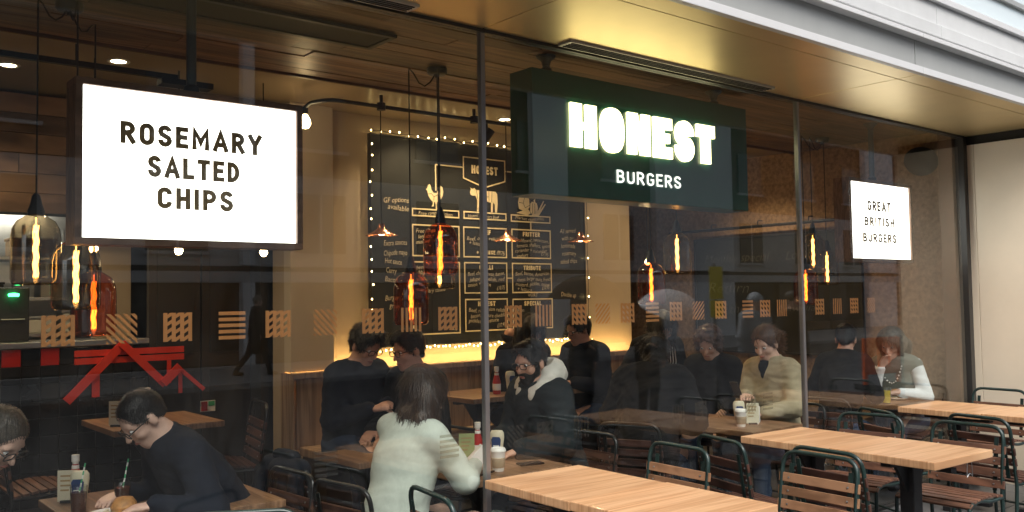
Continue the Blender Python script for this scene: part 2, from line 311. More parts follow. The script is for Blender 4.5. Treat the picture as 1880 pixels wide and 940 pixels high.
def stroke(mb, pts, wd, depth, y, cap=False):
    """flat ribbon along a polyline in xz, with a little depth in y"""
    k = len(pts); L = []; Rr = []; closed = (abs(pts[0][0]-pts[-1][0]) + abs(pts[0][1]-pts[-1][1]) < 1e-6)
    if cap and not closed:
        pts = list(pts)
        for e, f_ in ((0,1),(-1,-2)):
            l = math.hypot(pts[e][0]-pts[f_][0], pts[e][1]-pts[f_][1]) or 1; pts[e] = (pts[e][0]+(pts[e][0]-pts[f_][0])/l*wd*.49, pts[e][1]+(pts[e][1]-pts[f_][1])/l*wd*.49)
    for i in range(k):
        a = pts[i-1] if i > 0 else (pts[-2] if closed else None); b = pts[i+1] if i < k-1 else (pts[1] if closed else None); p = pts[i]
        def un(u, v): l = math.hypot(v[0]-u[0], v[1]-u[1]) or 1; return ((v[0]-u[0])/l, (v[1]-u[1])/l)
        d0 = un(a, p) if a else un(p, b); d1 = un(p, b) if b else un(a, p)
        n0 = (-d0[1], d0[0]); n1 = (-d1[1], d1[0]); m = (n0[0]+n1[0], n0[1]+n1[1]); ml = math.hypot(*m) or 1; m = (m[0]/ml, m[1]/ml)
        q = min(1/max(.3, m[0]*n0[0]+m[1]*n0[1]), 2.2)*wd/2
        L.append((p[0]+m[0]*q, p[1]+m[1]*q)); Rr.append((p[0]-m[0]*q, p[1]-m[1]*q))
    vs = []
    for yy in (y-depth, y): vs += [(a[0], yy, a[1]) for a in L] + [(a[0], yy, a[1]) for a in Rr]
    fs = []
    for i in range(k-1):
        fs += [(i, i+1, k+i+1, k+i), (2*k+i, 3*k+i, 3*k+i+1, 2*k+i+1), (i, 2*k+i, 2*k+i+1, i+1), (k+i, k+i+1, 3*k+i+1, 3*k+i)]
    fs += [(0, k, 3*k, 2*k), (k-1, 3*k-1, 4*k-1, 2*k-1)] if not closed else []
    mb.add(vs, fs)
def text_w(s, gap): return sum(GL[c][0]+gap for c in s)-gap
def lettering(name, s, x0, x1, z0, z1, y, mat, parent, wt=.17, depth=.003):
    """caps fitted to a rectangle (x0..x1, z0..z1) on the plane y"""
    gap = .17+wt*1.35; hh = z1-z0; t = wt*hh; W = text_w(s, gap); sx = (x1-x0-t)/W; mb = MB(); cx = x0+t/2; j = 0
    for ch in s:
        for st in GL[ch][1]:
            j += 1; stroke(mb, [(cx+p[0]*sx, z0+t/2+p[1]*(hh-t)) for p in st], t, depth, y-.0003*(j % 5), not (len(st) > 6))
        cx += (GL[ch][0]+gap)*sx
    return mb.obj(name, mat, parent)
TXT = []
def scrawl(s, x0, zb, size, mat, parent, M=None, y=None, width=None, slant=.18, bold=-.004):
    """chalk handwriting: built-in font, slanted; on the plane y, or with a matrix"""
    c = bpy.data.curves.new('chalk_writing', 'FONT'); c.body = s; c.size = size; c.shear = slant; c.offset = bold*size; c.resolution_u = 2
    o = bpy.data.objects.new('chalk_writing', c); COL.objects.link(o); TXT.append((o, parent, mat, (x0, y, zb), M, width))
def flush_text():
    dg = bpy.context.evaluated_depsgraph_get(); dg.update()
    for o, parent, mat, (x0, y, zb), M, width in TXT:
        me = bpy.data.meshes.new_from_object(o.evaluated_get(dg)); me.materials.clear(); me.materials.append(MAT[mat])
        n = len(me.vertices); co = np.empty(n*3); me.vertices.foreach_get('co', co); co = co.reshape(-1, 3)
        if width and n: co[:,0] *= width/max(1e-6, co[:,0].max())
        rng = np.random.RandomState(len(o.data.body)*7+3)
        co[:,1] += .006*np.sin(co[:,0]*23+rng.rand()*6)
        M4 = np.array(M) if M is not None else np.array([[1,0,0,x0],[0,0,-1,y],[0,1,0,zb],[0,0,0,1.]])
        if M is not None: M4 = M4.copy(); M4[:3,3] += M4[:3,0]*x0 + M4[:3,1]*zb
        co = co @ M4[:3,:3].T + M4[:3,3]
        me.vertices.foreach_set('co', co.ravel()); me.update()
        link('chalk_writing', me, parent); cu = o.data; bpy.data.objects.remove(o); bpy.data.curves.remove(cu)
    TXT.clear()
def rebase(root, loc):
    """things built in place: move the Empty to the thing's base and keep the parts where they are"""
    for ch in root.children: ch.location = Vector(ch.location)-Vector(loc)
    root.location = loc; return root

# ------------------------------------------------------------------ ground
FLOOR_IN, FLOOR_BACK = -.05, .15
pav = structure(MB().box((-14,-2.9,-.30), (40,.0,-.012)).obj('pavement', 'mortar'))
slab_me = MB().box((-.297,-.297,-.05), (.297,.297,0)).mesh('paving_slab', 'slab', bevel=.004)
for i in range(26):
    for j in range(5):
        if i < 22: link('paving_slab', slab_me, pav, (-.3+i*.6+(.3 if j % 2 else 0), -.29-j*.6+.0-.02, random.uniform(-.0015,.0015)))
structure(MB().box((-60,-14.5,-.6), (120,-3.06,-.15)).obj('road', 'asphalt'))
structure(MB().box((-60,-19.6,-.6), (120,-14.5,-.04)).obj('far_pavement', 'kerb'))
kerb = tag(MB().box((-14,-3.06,-.5), (40,-2.9,.0)).obj('kerb', 'kerb', bevel=.012), 'pale granite kerb between the shop pavement and the road', 'kerb')
structure(MB().box((-300,-300,-1.2), (400,300,-.62)).obj('ground', 'asphalt'))

# ------------------------------------------------------------------ building shell: soffit, fascia, storey above
bld = thing('shop_building', 'pale building front with champagne metal soffit above the restaurant window', 'building')
GX = [-2.785, -.01, 2.764, 5.539, 8.061]; GTOP = 2.98; SOFF = -.9
for a, b in zip(GX[:-1]+[8.061], GX[1:]+[10.8]):
    p = MB().box((a+.004, -.735, 2.98), (b-.004, -.012, 3.0)); p.obj('soffit_panel', 'soffit', bld, bevel=.0015)
    q = MB().box((a+.004, -.875, 2.98), (b-.004, -.741, 3.0)); q.obj('soffit_panel', 'soffit', bld, bevel=.0015)
boxo('soffit_core', (-2.8,-.86,3.004), (10.8,-.02,3.3), 'joint', bld)
for a, b in zip([-2.8,-.01,2.764,5.52,8.3],[-.01,2.764,5.52,8.3,10.8]):
    boxo('edge_strip', (a+.002,-.915,2.975), (b-.002,-.878,3.018), 'lip', bld, .003)
    boxo('fascia_panel', (a+.004,-.866,3.019), (b-.004,-.83,3.20), 'fascia', bld, .002)
    boxo('cornice_moulding', (a+.002,-.925,3.201), (b-.002,-.83,3.228), 'lip', bld, .003)
    boxo('shadow_groove', (a,-.87,3.229), (b,-.83,3.252), 'fascia', bld)
    boxo('stone_sill', (a+.0+.3,-.90,3.253), (b+.3-.004,-.80,3.335), 'stone_white', bld, .004)
    boxo('stone_panel', (a+.3,-.872,3.337), (b+.3-.004,-.80,3.485), 'stone_white', bld, .004)
    f = boxo('window_frame', (a+.3,-.90,3.487), (b+.3-.004,-.80,3.53), 'lip', bld, .003)
    pz = boxo('window_pane', (a+.36,-.84,3.532), (b+.24,-.82,5.4), 'upper_glass', bld)
    boxo('window_mullion', (a+.24,-.9,3.532), (a+.355,-.78,5.4), 'stone_white', bld, .004)
    boxo('window_transom', (a+.36,-.868,3.72), (b+.24,-.842,3.755), 'fascia', bld)
boxo('upper_wall', (-2.8,-.78,3.34), (10.8,.3,8.0), 'stone_white', bld)
def grille(x0, x1):
    g = boxo('air_grille', (x0,-.145,2.966), (x1,-.045,2.9795), 'grille', bld)
    for k in range(4): boxo('grille_slot', (x0+.02,-.135+k*.022,2.963), (x1-.02,-.125+k*.022,2.9665), 'joint', g).location = (0, -.13+k*.022+.095, -.0085)
grille(3.25, 5.08); grille(.2, 2.3)
# return wall at the right, cream panels
for k, (y0, y1) in enumerate(((-.085,-.004),(-.62,-.088))): boxo('cream_panel', (8.10,y0,.0), (8.4,y1,2.90), 'cream_panel', bld, .003)
boxo('shadow_gap', (8.13,-.62,2.90), (8.5,-.0,2.979), 'joint', bld)
rebase(bld, (4, -.4, 0))

# shopfront frame and glass
fr = thing('shopfront_frame', 'slim dark metal frame holding the restaurant glazing', 'window frame')
boxo('head_channel', (-2.8,-.022,2.962), (8.08,.03,3.0), 'frame_dark', fr)
for x in GX[1:4]: boxo('mullion', (x-.013,-.014,-.05), (x+.013,.016,2.961), 'mullion', fr)
boxo('jamb', (8.03,-.03,-.05), (8.098,.045,2.961), 'frame_dark', fr)
boxo('inner_trim', (7.985,.05,-.05), (8.09,.17,3.05), 'rust_trim', fr)
boxo('sill', (-2.8,-.03,-.06), (8.03,.04,.02), 'frame_dark', fr)
rebase(fr, (2.7, 0, 0))
def decal(kind, mir):
    """square 11 cm wide cut in one of a few stripe patterns"""
    S = .112; mb = MB(); clip = []
    def poly(pts): 
        # clip a convex polygon to the square
        for ax, lim, sg in ((0,0,1),(0,S,-1),(1,0,1),(1,S,-1)):
            out = []
            for i in range(len(pts)):
                a, b = pts[i-1], pts[i]; ia = (a[ax]-lim)*sg >= 0; ib = (b[ax]-lim)*sg >= 0
                if ia != ib:
                    t = (lim-a[ax])/(b[ax]-a[ax]); out.append((a[0]+(b[0]-a[0])*t, a[1]+(b[1]-a[1])*t))
                if ib: out.append(b)
            pts = out
            if len(pts) < 3: return
        if mir: pts = [(S-p[0], p[1]) for p in pts]
        mb.prism([(p[0]-S/2, p[1]-S/2) for p in pts], -.0006, 0)
    if kind == 'h':
        for k in range(5): poly([(0,k*.0245),(S,k*.0245),(S,k*.0245+.014),(0,k*.0245+.014)])
    elif kind == 'v':
        for k in range(5): poly([(k*.0245,0),(k*.0245+.013,0),(k*.0245+.013,S),(k*.0245,S)])
    elif kind == 'd':
        for k in range(-5, 6): poly([(0,k*.029),(S,k*.029+S),(S,k*.029+S+.016),(0,k*.029+.016)])
    else:                                                 # lattice: bars one way, short slanted links the other
        for k in range(4):
            x = k*.0325; poly([(x,0),(x+.0155,0),(x+.0155,S),(x,S)])
            for j in range(-1, 5): poly([(x+.0158,j*.03),(x+.0322,j*.03+.011),(x+.0322,j*.03+.026),(x+.0158,j*.03+.015)])
    return mb
DX = [.82,1.04,1.25,1.47,1.67,1.89,2.13,2.335,2.545,2.955,3.16,3.42,3.6,3.8,4.01,4.22,4.43,4.65,4.93,5.12,5.31,5.77,6.0,6.23,6.47]
PAT = ['l','d','l','h','l','d','l','v','l','l','v','l','d','l','h','l','d','l','h','l','v','l','v','l','d']
PAT2 = ['h','l','v','l','d','h','l','v','h','d','l','v','l','h','l','v','l','d','l','h','l','d','l','v','h']
DM = {}
for i, (x0, x1) in enumerate(zip(GX[:-1], GX[1:])):
    if i == 0: continue
    g = boxo('glass_pane', (x0+.015,-.006,.022), (x1-.015,.006,2.96), 'shop_glass')
    tag(g, ['', 'large clear glass pane in front of the white chips sign', 'tall glass pane in front of the green illuminated sign', 'clear glass pane nearest the cream end wall'][i], 'glass pane', 'shopfront glass panes')
    for row, pats, dmat in ((1.53, PAT, 'decal_vinyl'), (.92, PAT2, 'decal_reflection')):  # upper row: vinyl stickers; lower row: reflections built as faint squares
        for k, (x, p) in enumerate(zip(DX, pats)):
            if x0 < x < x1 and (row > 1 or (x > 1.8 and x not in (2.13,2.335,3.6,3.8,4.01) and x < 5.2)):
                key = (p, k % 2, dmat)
                if key not in DM: DM[key] = decal(p, k % 2).mesh('window_decal_or_reflection', dmat)
                link('window_decal_or_reflection', DM[key], g, (x-(x0+x1)/2, .0075+.0004, row-(2.96+.022)/2))

# ------------------------------------------------------------------ interior shell
CZ = 3.06
structure(MB().box((-2.8,.045,-.4), (8.4,1.62,FLOOR_IN)).obj('interior_floor', 'floor_in'))
structure(MB().box((-2.8,1.622,-.4), (8.4,5.2,FLOOR_BACK)).obj('raised_floor', 'floor_in'))
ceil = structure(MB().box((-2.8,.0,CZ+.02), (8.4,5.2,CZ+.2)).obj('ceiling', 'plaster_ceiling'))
for k in range(12):
    y0 = .03+k*.135; xs = [-2.8+random.uniform(0,1.0)]
    x = -2.8
    while x < 8.05:
        L = random.choice((1.35,1.8,2.25)) * (1 if x > -2.8 else random.uniform(.3,1)); x1 = min(x+L, 8.09)
        zz = CZ+random.uniform(-.004,.003)
        MB().box((x+.002,y0+.0025,zz), (x1-.002,y0+.1325,CZ+.019)).obj('ceiling_plank', 'ceiling_wood', ceil, bevel=.002); x = x1
boxo('ceiling_step', (-2.8,1.655,3.045), (8.09,1.675,CZ+.019), 'ceiling_wood', ceil)
# air slot in the plank ceiling
ac = thing('air_slot', 'black slot diffuser recessed in the plank ceiling above the chips sign', 'air vent', group=None)
boxo('slot_void', (.4,.57,CZ-.016), (2.58,.80,CZ-.006), 'joint', ac)
for a, b in (((.37,.54),(2.61,.568)), ((.37,.802),(2.61,.83)), ((.37,.569),(.398,.801)), ((2.582,.569),(2.61,.801))): boxo('slot_frame', (*a,CZ-.024), (*b,CZ-.006), 'iron', ac)
rebase(ac, (1.5,.68,CZ-.02))
def wall(name, a, b, mat, label): return tag(boxo(name, a, b, mat), label, 'wall')
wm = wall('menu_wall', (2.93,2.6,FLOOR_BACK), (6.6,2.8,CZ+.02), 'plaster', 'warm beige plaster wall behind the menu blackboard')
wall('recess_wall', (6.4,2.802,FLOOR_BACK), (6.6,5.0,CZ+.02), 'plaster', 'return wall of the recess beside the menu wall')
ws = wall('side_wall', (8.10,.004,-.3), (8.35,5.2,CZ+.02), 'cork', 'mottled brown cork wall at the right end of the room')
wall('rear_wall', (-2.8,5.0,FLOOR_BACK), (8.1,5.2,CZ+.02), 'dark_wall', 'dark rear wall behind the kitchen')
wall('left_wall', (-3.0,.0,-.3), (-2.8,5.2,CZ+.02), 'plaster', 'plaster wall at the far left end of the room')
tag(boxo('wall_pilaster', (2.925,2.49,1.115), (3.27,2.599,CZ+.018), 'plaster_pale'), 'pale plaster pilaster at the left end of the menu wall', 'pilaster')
# dark panelled door between kitchen and menu wall
dr = thing('dark_doors', 'dark panelled service doors between the kitchen and the menu wall', 'door')
boxo('door_frame', (2.86,2.86,FLOOR_BACK), (2.928,3.06,CZ), 'frame_dark', dr)
for x0, x1 in ((2.10,2.47),(2.48,2.855)):
    dl = boxo('door_leaf', (x0,3.03,FLOOR_BACK+.005), (x1,3.08,CZ-.3), 'dark_wall', dr, .004)
    boxo('door_panel', (-.13,-.032,-.2), (.13,-.024,.9), 'frame_dark', dl, .003); boxo('door_panel', (-.13,-.032,-1.05), (.13,-.024,-.32), 'frame_dark', dl, .003)
boxo('overpanel', (2.10,3.03,CZ-.295), (2.855,3.08,CZ), 'dark_wall', dr)
rebase(dr, (2.5,3.05,FLOOR_BACK))
# bench back with hidden light strip
bn = thing('wall_bench', 'timber bench back with glowing light strip under the menu board', 'bench')
x = 2.93; k = 0
while x < 6.58:
    x1 = min(x+.31, 6.6); boxo('bench_panel', (x+.002,2.42+.002*(k % 2),FLOOR_BACK+.42), (x1-.002,2.46,1.07), 'bench_wood', bn, .003); x = x1; k += 1
boxo('bench_rail', (2.91,2.405,1.072), (6.61,2.485,1.112), 'bench_wood', bn, .004)
boxo('bench_end', (2.895,2.40,FLOOR_BACK), (2.908,2.599,1.11), 'bench_wood', bn, .003)
boxo('bench_seat', (2.95,1.98,FLOOR_BACK+.38), (6.58,2.418,FLOOR_BACK+.44), 'bench_wood', bn, .01)
boxo('bench_base', (2.97,2.05,FLOOR_BACK), (6.56,2.40,FLOOR_BACK+.378), 'dark_wall', bn)
boxo('light_strip', (2.96,2.49,1.088), (6.57,2.512,1.098), 'led', bn)
rebase(bn, (4.7,2.2,FLOOR_BACK))

# ------------------------------------------------------------------ kitchen at the left
ct = thing('tiled_counter', 'black tiled kitchen counter with a few red tiles', 'counter')
boxo('counter_core', (-2.7,3.012,FLOOR_BACK), (2.09,3.4,1.345), 'grout', ct)
boxo('counter_top', (-2.7,2.985,1.347), (2.09,3.45,1.385), 'steel', ct, .004)
tb = MB().box((-.0555,-.011,-.0555), (.0555,0,.0555)).mesh('wall_tile', 'tile_black', bevel=.002); tr_ = MB().box((-.0555,-.011,-.0555), (.0555,0,.0555)).mesh('wall_tile', 'tile_red', bevel=.002)
for j in range(9):
    for i in range(12):
        x = 2.03-i*.1145; red = j == 0 and i in (7, 5)
        link('wall_tile', tr_ if red else tb, ct, (x, 3.010, 1.285-j*.1145))
# red trestle graphic on the tiles
rg = thing('red_trestle_sign', 'bright red metal trestle shape with zigzag legs on the black tiles', 'wall sign')
def bar(p, q, wd, y, n='bar'):
    m = MB(); stroke(m, [p, q], wd, .012, y); return m.obj(n, 'red_paint', rg)
bar((1.60,1.297),(2.33,1.297),.042,2.985,'top_rail'); bar((1.60,1.245),(2.33,1.245),.042,2.985,'lower_rail')
bar((1.55,.985),(1.915,1.36),.058,2.970,'brace'); bar((1.895,1.358),(2.19,1.055),.052,2.956,'brace'); bar((2.17,1.065),(2.29,1.178),.06,2.942,'brace'); bar((2.27,1.178),(2.465,1.0),.028,2.956,'brace')
bar((1.735,1.16),(1.735,1.0),.05,2.985,'post'); bar((2.305,1.16),(2.305,.985),.026,2.984,'post'); bar((2.225,1.222),(2.225,1.06),.028,2.985,'post')
rebase(rg, (2.0,2.98,.985))
bh = thing('plank_bulkhead', 'weathered plank bulkhead above the kitchen hatch', 'bulkhead')
boxo('backing', (-2.7,3.222,2.25), (2.09,3.4,CZ), 'joint', bh)
for j in range(6):
    x = -2.7
    while x < 2.09:
        x1 = min(x+random.choice((.7,1.1,1.5)), 2.09); boxo('wall_plank', (x+.002,3.2+random.uniform(0,.008),2.25+j*.135+.002), (x1-.002,3.22,2.25+(j+1)*.135-.002), 'wall_wood', bh, .002); x = x1
rebase(bh, (0,3.3,2.25))
pl = thing('kitchen_pillar', 'pale plaster pillar beside the kitchen hatch', 'pillar'); boxo('shaft', (1.83,3.41,FLOOR_BACK), (2.09,3.65,2.6), 'plaster', pl); boxo('corner_bead', (1.815,3.40,FLOOR_BACK), (1.828,3.66,2.6), 'steel', pl); rebase(pl, (1.96,3.5,FLOOR_BACK))
rk = thing('kitchen_rack', 'stainless steel kitchen rack seen through the hatch', 'rack')
for z in (1.40,1.66,1.95): boxo('shelf', (-.6,3.62,z), (1.79,4.0,z+.025), 'steel', rk, .003)
for x in (-.55,.35,1.2,1.42,1.76):
    for y in (3.64,3.98): MB().tube([(x,y,1.386),(x,y,2.2)], .013).obj('post', 'steel', rk, True)
rebase(rk, (.6,3.8,1.386))
bk = thing('kitchen_wall_panel', 'bright stainless splashback of the open kitchen', 'splashback')
for k in range(5): boxo('steel_panel', (-1.6+k*.74,4.6,FLOOR_BACK), (-.864+k*.74,4.64,2.9), 'steel', bk)
rebase(bk, (0,4.62,FLOOR_BACK))
for k, (x, z, wd, hh, m, lab) in enumerate(((1.22,1.685,.18,.11,'iron','small black oven unit on the kitchen rack'), (1.55,1.425,.16,.12,'white_goods','white container low on the kitchen rack'), (1.34,1.425,.12,.17,'steel','steel pot on the kitchen rack'),
        (1.0,1.425,.3,.15,'iron','dark pan tray on the lowest kitchen shelf'), (1.62,1.685,.15,.16,'white_goods','tall white tub on the upper kitchen shelf'), (1.50,1.975,.3,.14,'kraft','brown box on the top kitchen shelf'), (1.72,1.425,.05,.17,'white_goods','narrow white bottle at the end of the kitchen rack'), (.9,1.685,.24,.18,'plastic_cream','cream box on the upper kitchen shelf'))):
    t = thing('kitchen_container', lab, 'container', (x,3.8,z))
    boxo('body', (-wd/2,-.1,0), (wd/2,.1,hh*.85), m, t, .008); boxo('lid', (-wd/2-.006,-.106,hh*.853), (wd/2+.006,.106,hh), m if m != 'white_goods' else 'steel', t, .005)
t = thing('printer_unit', 'order printer with a glowing green light on the counter', 'printer', (1.27,3.25,1.386))
boxo('case', (-.10,-.07,0), (.10,.1,.36), 'iron', t, .01); boxo('paper_slot', (-.07,-.074,.14), (.07,-.069,.16), 'white_goods', t); MB().lathe([(0,0),(.03,.0),(.034,.012),(.03,.02),(0,.024)], 14).obj('green_lamp', 'green_led', t, True, loc=(.0,-.09,.30)); t.children[-1].rotation_euler.x = R_(90)
t = thing('kitchen_light', 'white strip light under the kitchen hatch bulkhead', 'strip light', (1.1,3.9,2.42))
boxo('housing', (-.8,-.04,.012), (.8,.04,.05), 'white_goods', t); boxo('tube', (-.78,-.02,-.012), (.78,.02,.0115), 'kitchen_tube', t)
t = thing('fire_notice', 'small red and green fire notice on the dark doors', 'notice', (2.52,3.02,.87))
boxo('plate', (-.055,-.004,-.04), (.055,.0,.04), 'paper', t)
boxo('red_field', (-.05,-.007,-.034), (-.004,-.0045,.034), 'plastic_red', t); boxo('green_field', (.004,-.007,-.0), (.05,-.0045,.034), 'straw_green', t)

# ------------------------------------------------------------------ signs
def hang_pole(parent, x, y, z0, z1=CZ):
    p = MB().tube([(x,y,z0),(x,y,z1-.03)], .022, 14).obj('pole', 'pole_paint', parent, True)
    MB().lathe([(.022,0),(.03,.03),(.055,.05),(.06,.06),(0,.061)], 18).obj('ceiling_flange', 'iron', parent, True, loc=(x,y,z1-.062))
    MB().lathe([(.0,0),(.034,.0),(.034,.035),(.022,.045)], 16).obj('collar', 'iron', parent, True, loc=(x,y,z0))
def light_box(x0, x1, z0, z1, y, lines, label, dark, wt):
    t = thing('light_box_sign', label, 'sign', group='white light box signs in the window'); fw = .028; dp = .13
    for a, b in (((x0-fw,z0-fw),(x1+fw,z0)), ((x0-fw,z1),(x1+fw,z1+fw)), ((x0-fw,z0),(x0,z1)), ((x1,z0),(x1+fw,z1))):
        boxo('frame', (a[0],y-.012,a[1]), (b[0],y+dp,b[1]), 'sign_frame', t)
    boxo('back', (x0,y+dp-.02,z0), (x1,y+dp-.005,z1), 'iron', t)
    boxo('light_panel', (x0+.001,y+.004,z0+.001), (x1-.001,y+.02,z1-.001), 'sign_light', t)
    for s, a, b, c, d_ in lines: lettering('lettering', s, a, b, c, d_, y, dark, t, wt, .004)
    hang_pole(t, (x0+x1)/2, y+.07, z1+fw); rebase(t, ((x0+x1)/2, y+.06, z0-fw))
light_box(.98, 1.92, 1.895, 2.52, .345, (('ROSEMARY',1.128,1.748,2.293,2.387), ('SALTED',1.24,1.642,2.160,2.252), ('CHIPS',1.28,1.612,2.028,2.120)), 'large white light box sign with three lines about chips', 'letter_dark', .225)
light_box(6.73, 7.69, 1.905, 2.53, .30, (('GREAT',6.99,7.365,2.302,2.385), ('BRITISH',6.935,7.415,2.175,2.25), ('BURGERS',6.905,7.44,2.040,2.115)), 'white light box sign about british burgers nearest the end wall', 'letter_dark', .225)
# green main sign
gs = thing('green_sign', 'dark green box sign with glowing fat letters over a smaller word', 'sign')
boxo('sign_box', (3.36,.30,2.215), (5.375,.50,2.945), 'sign_green', gs, .006)
for x in (3.56, 5.14): hang_pole(gs, x, .40, 2.945)
def fat(ch):
    if ch == 'H': return [[(0,0),(.405,0),(.405,.42),(.555,.42),(.555,0),(.96,0),(.96,1),(.555,1),(.555,.58),(.405,.58),(.405,1),(0,1)]]
    if ch == 'O': return [[(.46+.46*math.copysign(abs(math.cos(R_(a)))**.8, math.cos(R_(a))), .5+.53*math.copysign(abs(math.sin(R_(a)))**.8, math.sin(R_(a)))) for a in range(0,360,10)]]
    if ch == 'N': return [[(0,0),(.35,0),(.35,.46),(.40,.44),(.53,0),(.92,0),(.92,1),(.58,1),(.58,.56),(.53,.58),(.40,1),(0,1)]]
    if ch == 'E': return [[(0,0),(.80,0),(.80,.28),(.46,.28),(.46,.38),(.70,.38),(.70,.62),(.46,.62),(.46,.72),(.80,.72),(.80,1),(0,1)]]
    if ch == 'T': return [[(.21,0),(.63,0),(.63,.68),(.84,.68),(.84,1),(0,1),(0,.68),(.21,.68)]]
    top_ = [(.42+.42*math.cos(R_(a)), .69+.33*math.sin(R_(a))) for a in range(-5,241,12)]
    bot_ = [(.42+.42*math.cos(R_(a)), .31+.33*math.sin(R_(a))) for a in range(60,-186,-12)]
    return [top_+[(.44,.40),(.40,.34),(.34,.38)]+bot_[::-1][:0]+[(.0,.38)]+[(.42+.42*math.cos(R_(a)), .31+.33*math.sin(R_(a))) for a in range(190,421,12)]+[(.40,.60),(.44,.66),(.50,.62)]]
WD = {'H':.96,'O':.92,'N':.92,'E':.80,'S':.83,'T':.84}; tot = sum(WD[c] for c in 'HONEST')+5*.16; sx = 1.345/tot; cx = 3.645
for ch in 'HONEST':
    for poly in fat(ch):
        MB().prism([(cx+p[0]*sx, 2.512+p[1]*.262) for p in poly], .281, .2985).obj('glowing_letter', 'letter_light', gs)
    cx += (WD[ch]+.16)*sx
lettering('lettering', 'BURGERS', 4.035, 4.635, 2.325, 2.405, .296, 'letter_soft', gs, .15, .004)
rebase(gs, (4.37,.4,2.215))

# ------------------------------------------------------------------ menu blackboard
MY = 2.55
mbd = thing('menu_board', 'large menu blackboard edged with fairy lights', 'menu board')
boxo('panel', (3.64,2.556,1.265), (5.93,2.596,2.925), 'chalkboard', mbd)
for a, b in (((3.63,1.255),(5.94,1.265)), ((3.63,2.925),(5.94,2.935)), ((3.63,1.265),(3.64,2.925)), ((5.93,1.265),(5.94,2.925))): boxo('board_edge', (a[0],2.546,a[1]), (b[0],2.597,b[1]), 'frame_dark', mbd)
for x in (4.2,4.78,5.36): boxo('panel_seam', (x-.002,2.5545,1.266), (x+.002,2.557,2.924), 'joint', mbd)
LN = .011
def line(*pts, w=LN, y=MY, n='painted_line', m='paint_cream'):
    mb = MB(); stroke(mb, list(pts), w, .0015, y); return mb.obj(n, m, mbd)
def frame(x0, x1, z0, z1): return line((x0,z0),(x1,z0),(x1,z1),(x0,z1),(x0,z0), n='painted_frame')
frame(4.015,4.475,2.305,2.36); frame(4.53,4.985,2.305,2.36); frame(5.045,5.50,2.302,2.357)
for x0, x1, z0, z1, head, rows, price in (
    (4.015,4.475,1.98,2.23,'',('Free range','lettuce, mayo','mustard'),''), (4.015,4.475,1.345,1.93,'',('beetroot','bbge slaw','your salad','radish','rosemary salted'),'£8.5'),
    (4.525,4.985,1.98,2.23,'BEEF',('Beef, onion relish','+ lettuce'),'£8.75'), (5.05,5.50,1.98,2.23,'FRITTER',('Cauliflower, sweetcorn,','tomato, shallots, spices','coriander + cucumber','yoghurt'),'£7.95'),
    (4.53,4.985,1.675,1.93,'CHILLI',('Beef, chilli cheese, bacon,','jalapeno relish, red','onion + sauce'),'£10.75'), (5.05,5.505,1.675,1.93,'TRIBUTE',('Beef, bacon, American','cheese, burger sauce, French','mustard, pickles, onion','+ lettuce'),'£10.95'),
    (4.535,4.985,1.355,1.62,'HONEST',('Beef, red onion relish,','bacon, mature cheddar,','pickles + lettuce'),'£10.95'), (5.05,5.51,1.355,1.615,'SPECIAL',('bacon','',''),'')):
    frame(x0,x1,z0,z1); cx = (x0+x1)/2; zt = z1-.018
    if head:
        wd = text_w(head,.4)*.038*1.0; lettering('heading', head, cx-wd/2, cx+wd/2, z1-.058, z1-.018, MY, 'paint_cream', mbd, .24, .0015); zt = z1-.066
    for k, r in enumerate(rows):
        if r: scrawl(r, x0+.03+.02*(k % 2), zt-.04-k*.046, .047, 'chalk', mbd, y=MY-.0005, width=min(.40, .019*len(r)))
    if price: scrawl(price, x1-.115, z0+.022, .05, 'chalk', mbd, y=MY-.0005, width=.09)
lettering('heading', '+ CHEESE', 4.66, 4.86, 2.002, 2.037, MY, 'paint_cream', mbd, .24, .0015); scrawl('£9.75', 4.88, 2.002, .05, 'chalk', mbd, y=MY-.0005, width=.085)
for q, x in (('Free range chicken',4.07), ('Honest Butchers Beef',4.57), ('Market vegetables',5.09)): scrawl(q, x, 2.318, .042, 'chalk', mbd, y=MY-.0005, width=.34)
line((4.985,1.80),(5.05,1.80)); line((5.27,2.302),(5.27,2.235))
line((4.53,2.825),(4.98,2.825),(4.98,2.645),(4.755,2.578),(4.53,2.645),(4.53,2.825), n='painted_frame')
lettering('heading', 'HONEST', 4.615, 4.90, 2.69, 2.762, MY, 'paint_cream', mbd, .24, .0015)
line((4.53,2.735),(4.245,2.735),(4.245,2.52)); line((4.98,2.735),(5.275,2.735),(5.275,2.53))
def icon(polys, cuts, x0, z0, s, h):
    mb = MB()
    for p in polys: mb.prism([(x0+a*s, z0+b*h) for a, b in p], MY-.0015, MY)
    mb.obj('painted_animal', 'paint_cream', mbd); mc = MB()
    for c in cuts: stroke(mc, [(x0+a*s, z0+b*h) for a, b in c], .004, .001, MY-.002)
    mc.obj('painted_cut_line', 'chalkboard', mbd)
icon([[(.02,.78),(.10,.83),(.14,.96),(.22,1.0),(.27,.92),(.30,.78),(.40,.66),(.55,.66),(.62,.78),(.66,.92),(.74,.97),(.84,.90),(.88,.74),(.84,.56),(.74,.40),(.58,.32),(.54,.18),(.56,.03),(.62,.0),(.50,.0),(.50,.18),(.46,.30),(.42,.30),(.40,.12),(.30,.10),(.36,.20),(.36,.30),(.24,.40),(.14,.55),(.10,.74)]],
     [[(.12,.6),(.3,.62),(.42,.5),(.4,.36)], [(.42,.5),(.6,.6),(.6,.36)]], 4.14, 2.364, .205, .205)
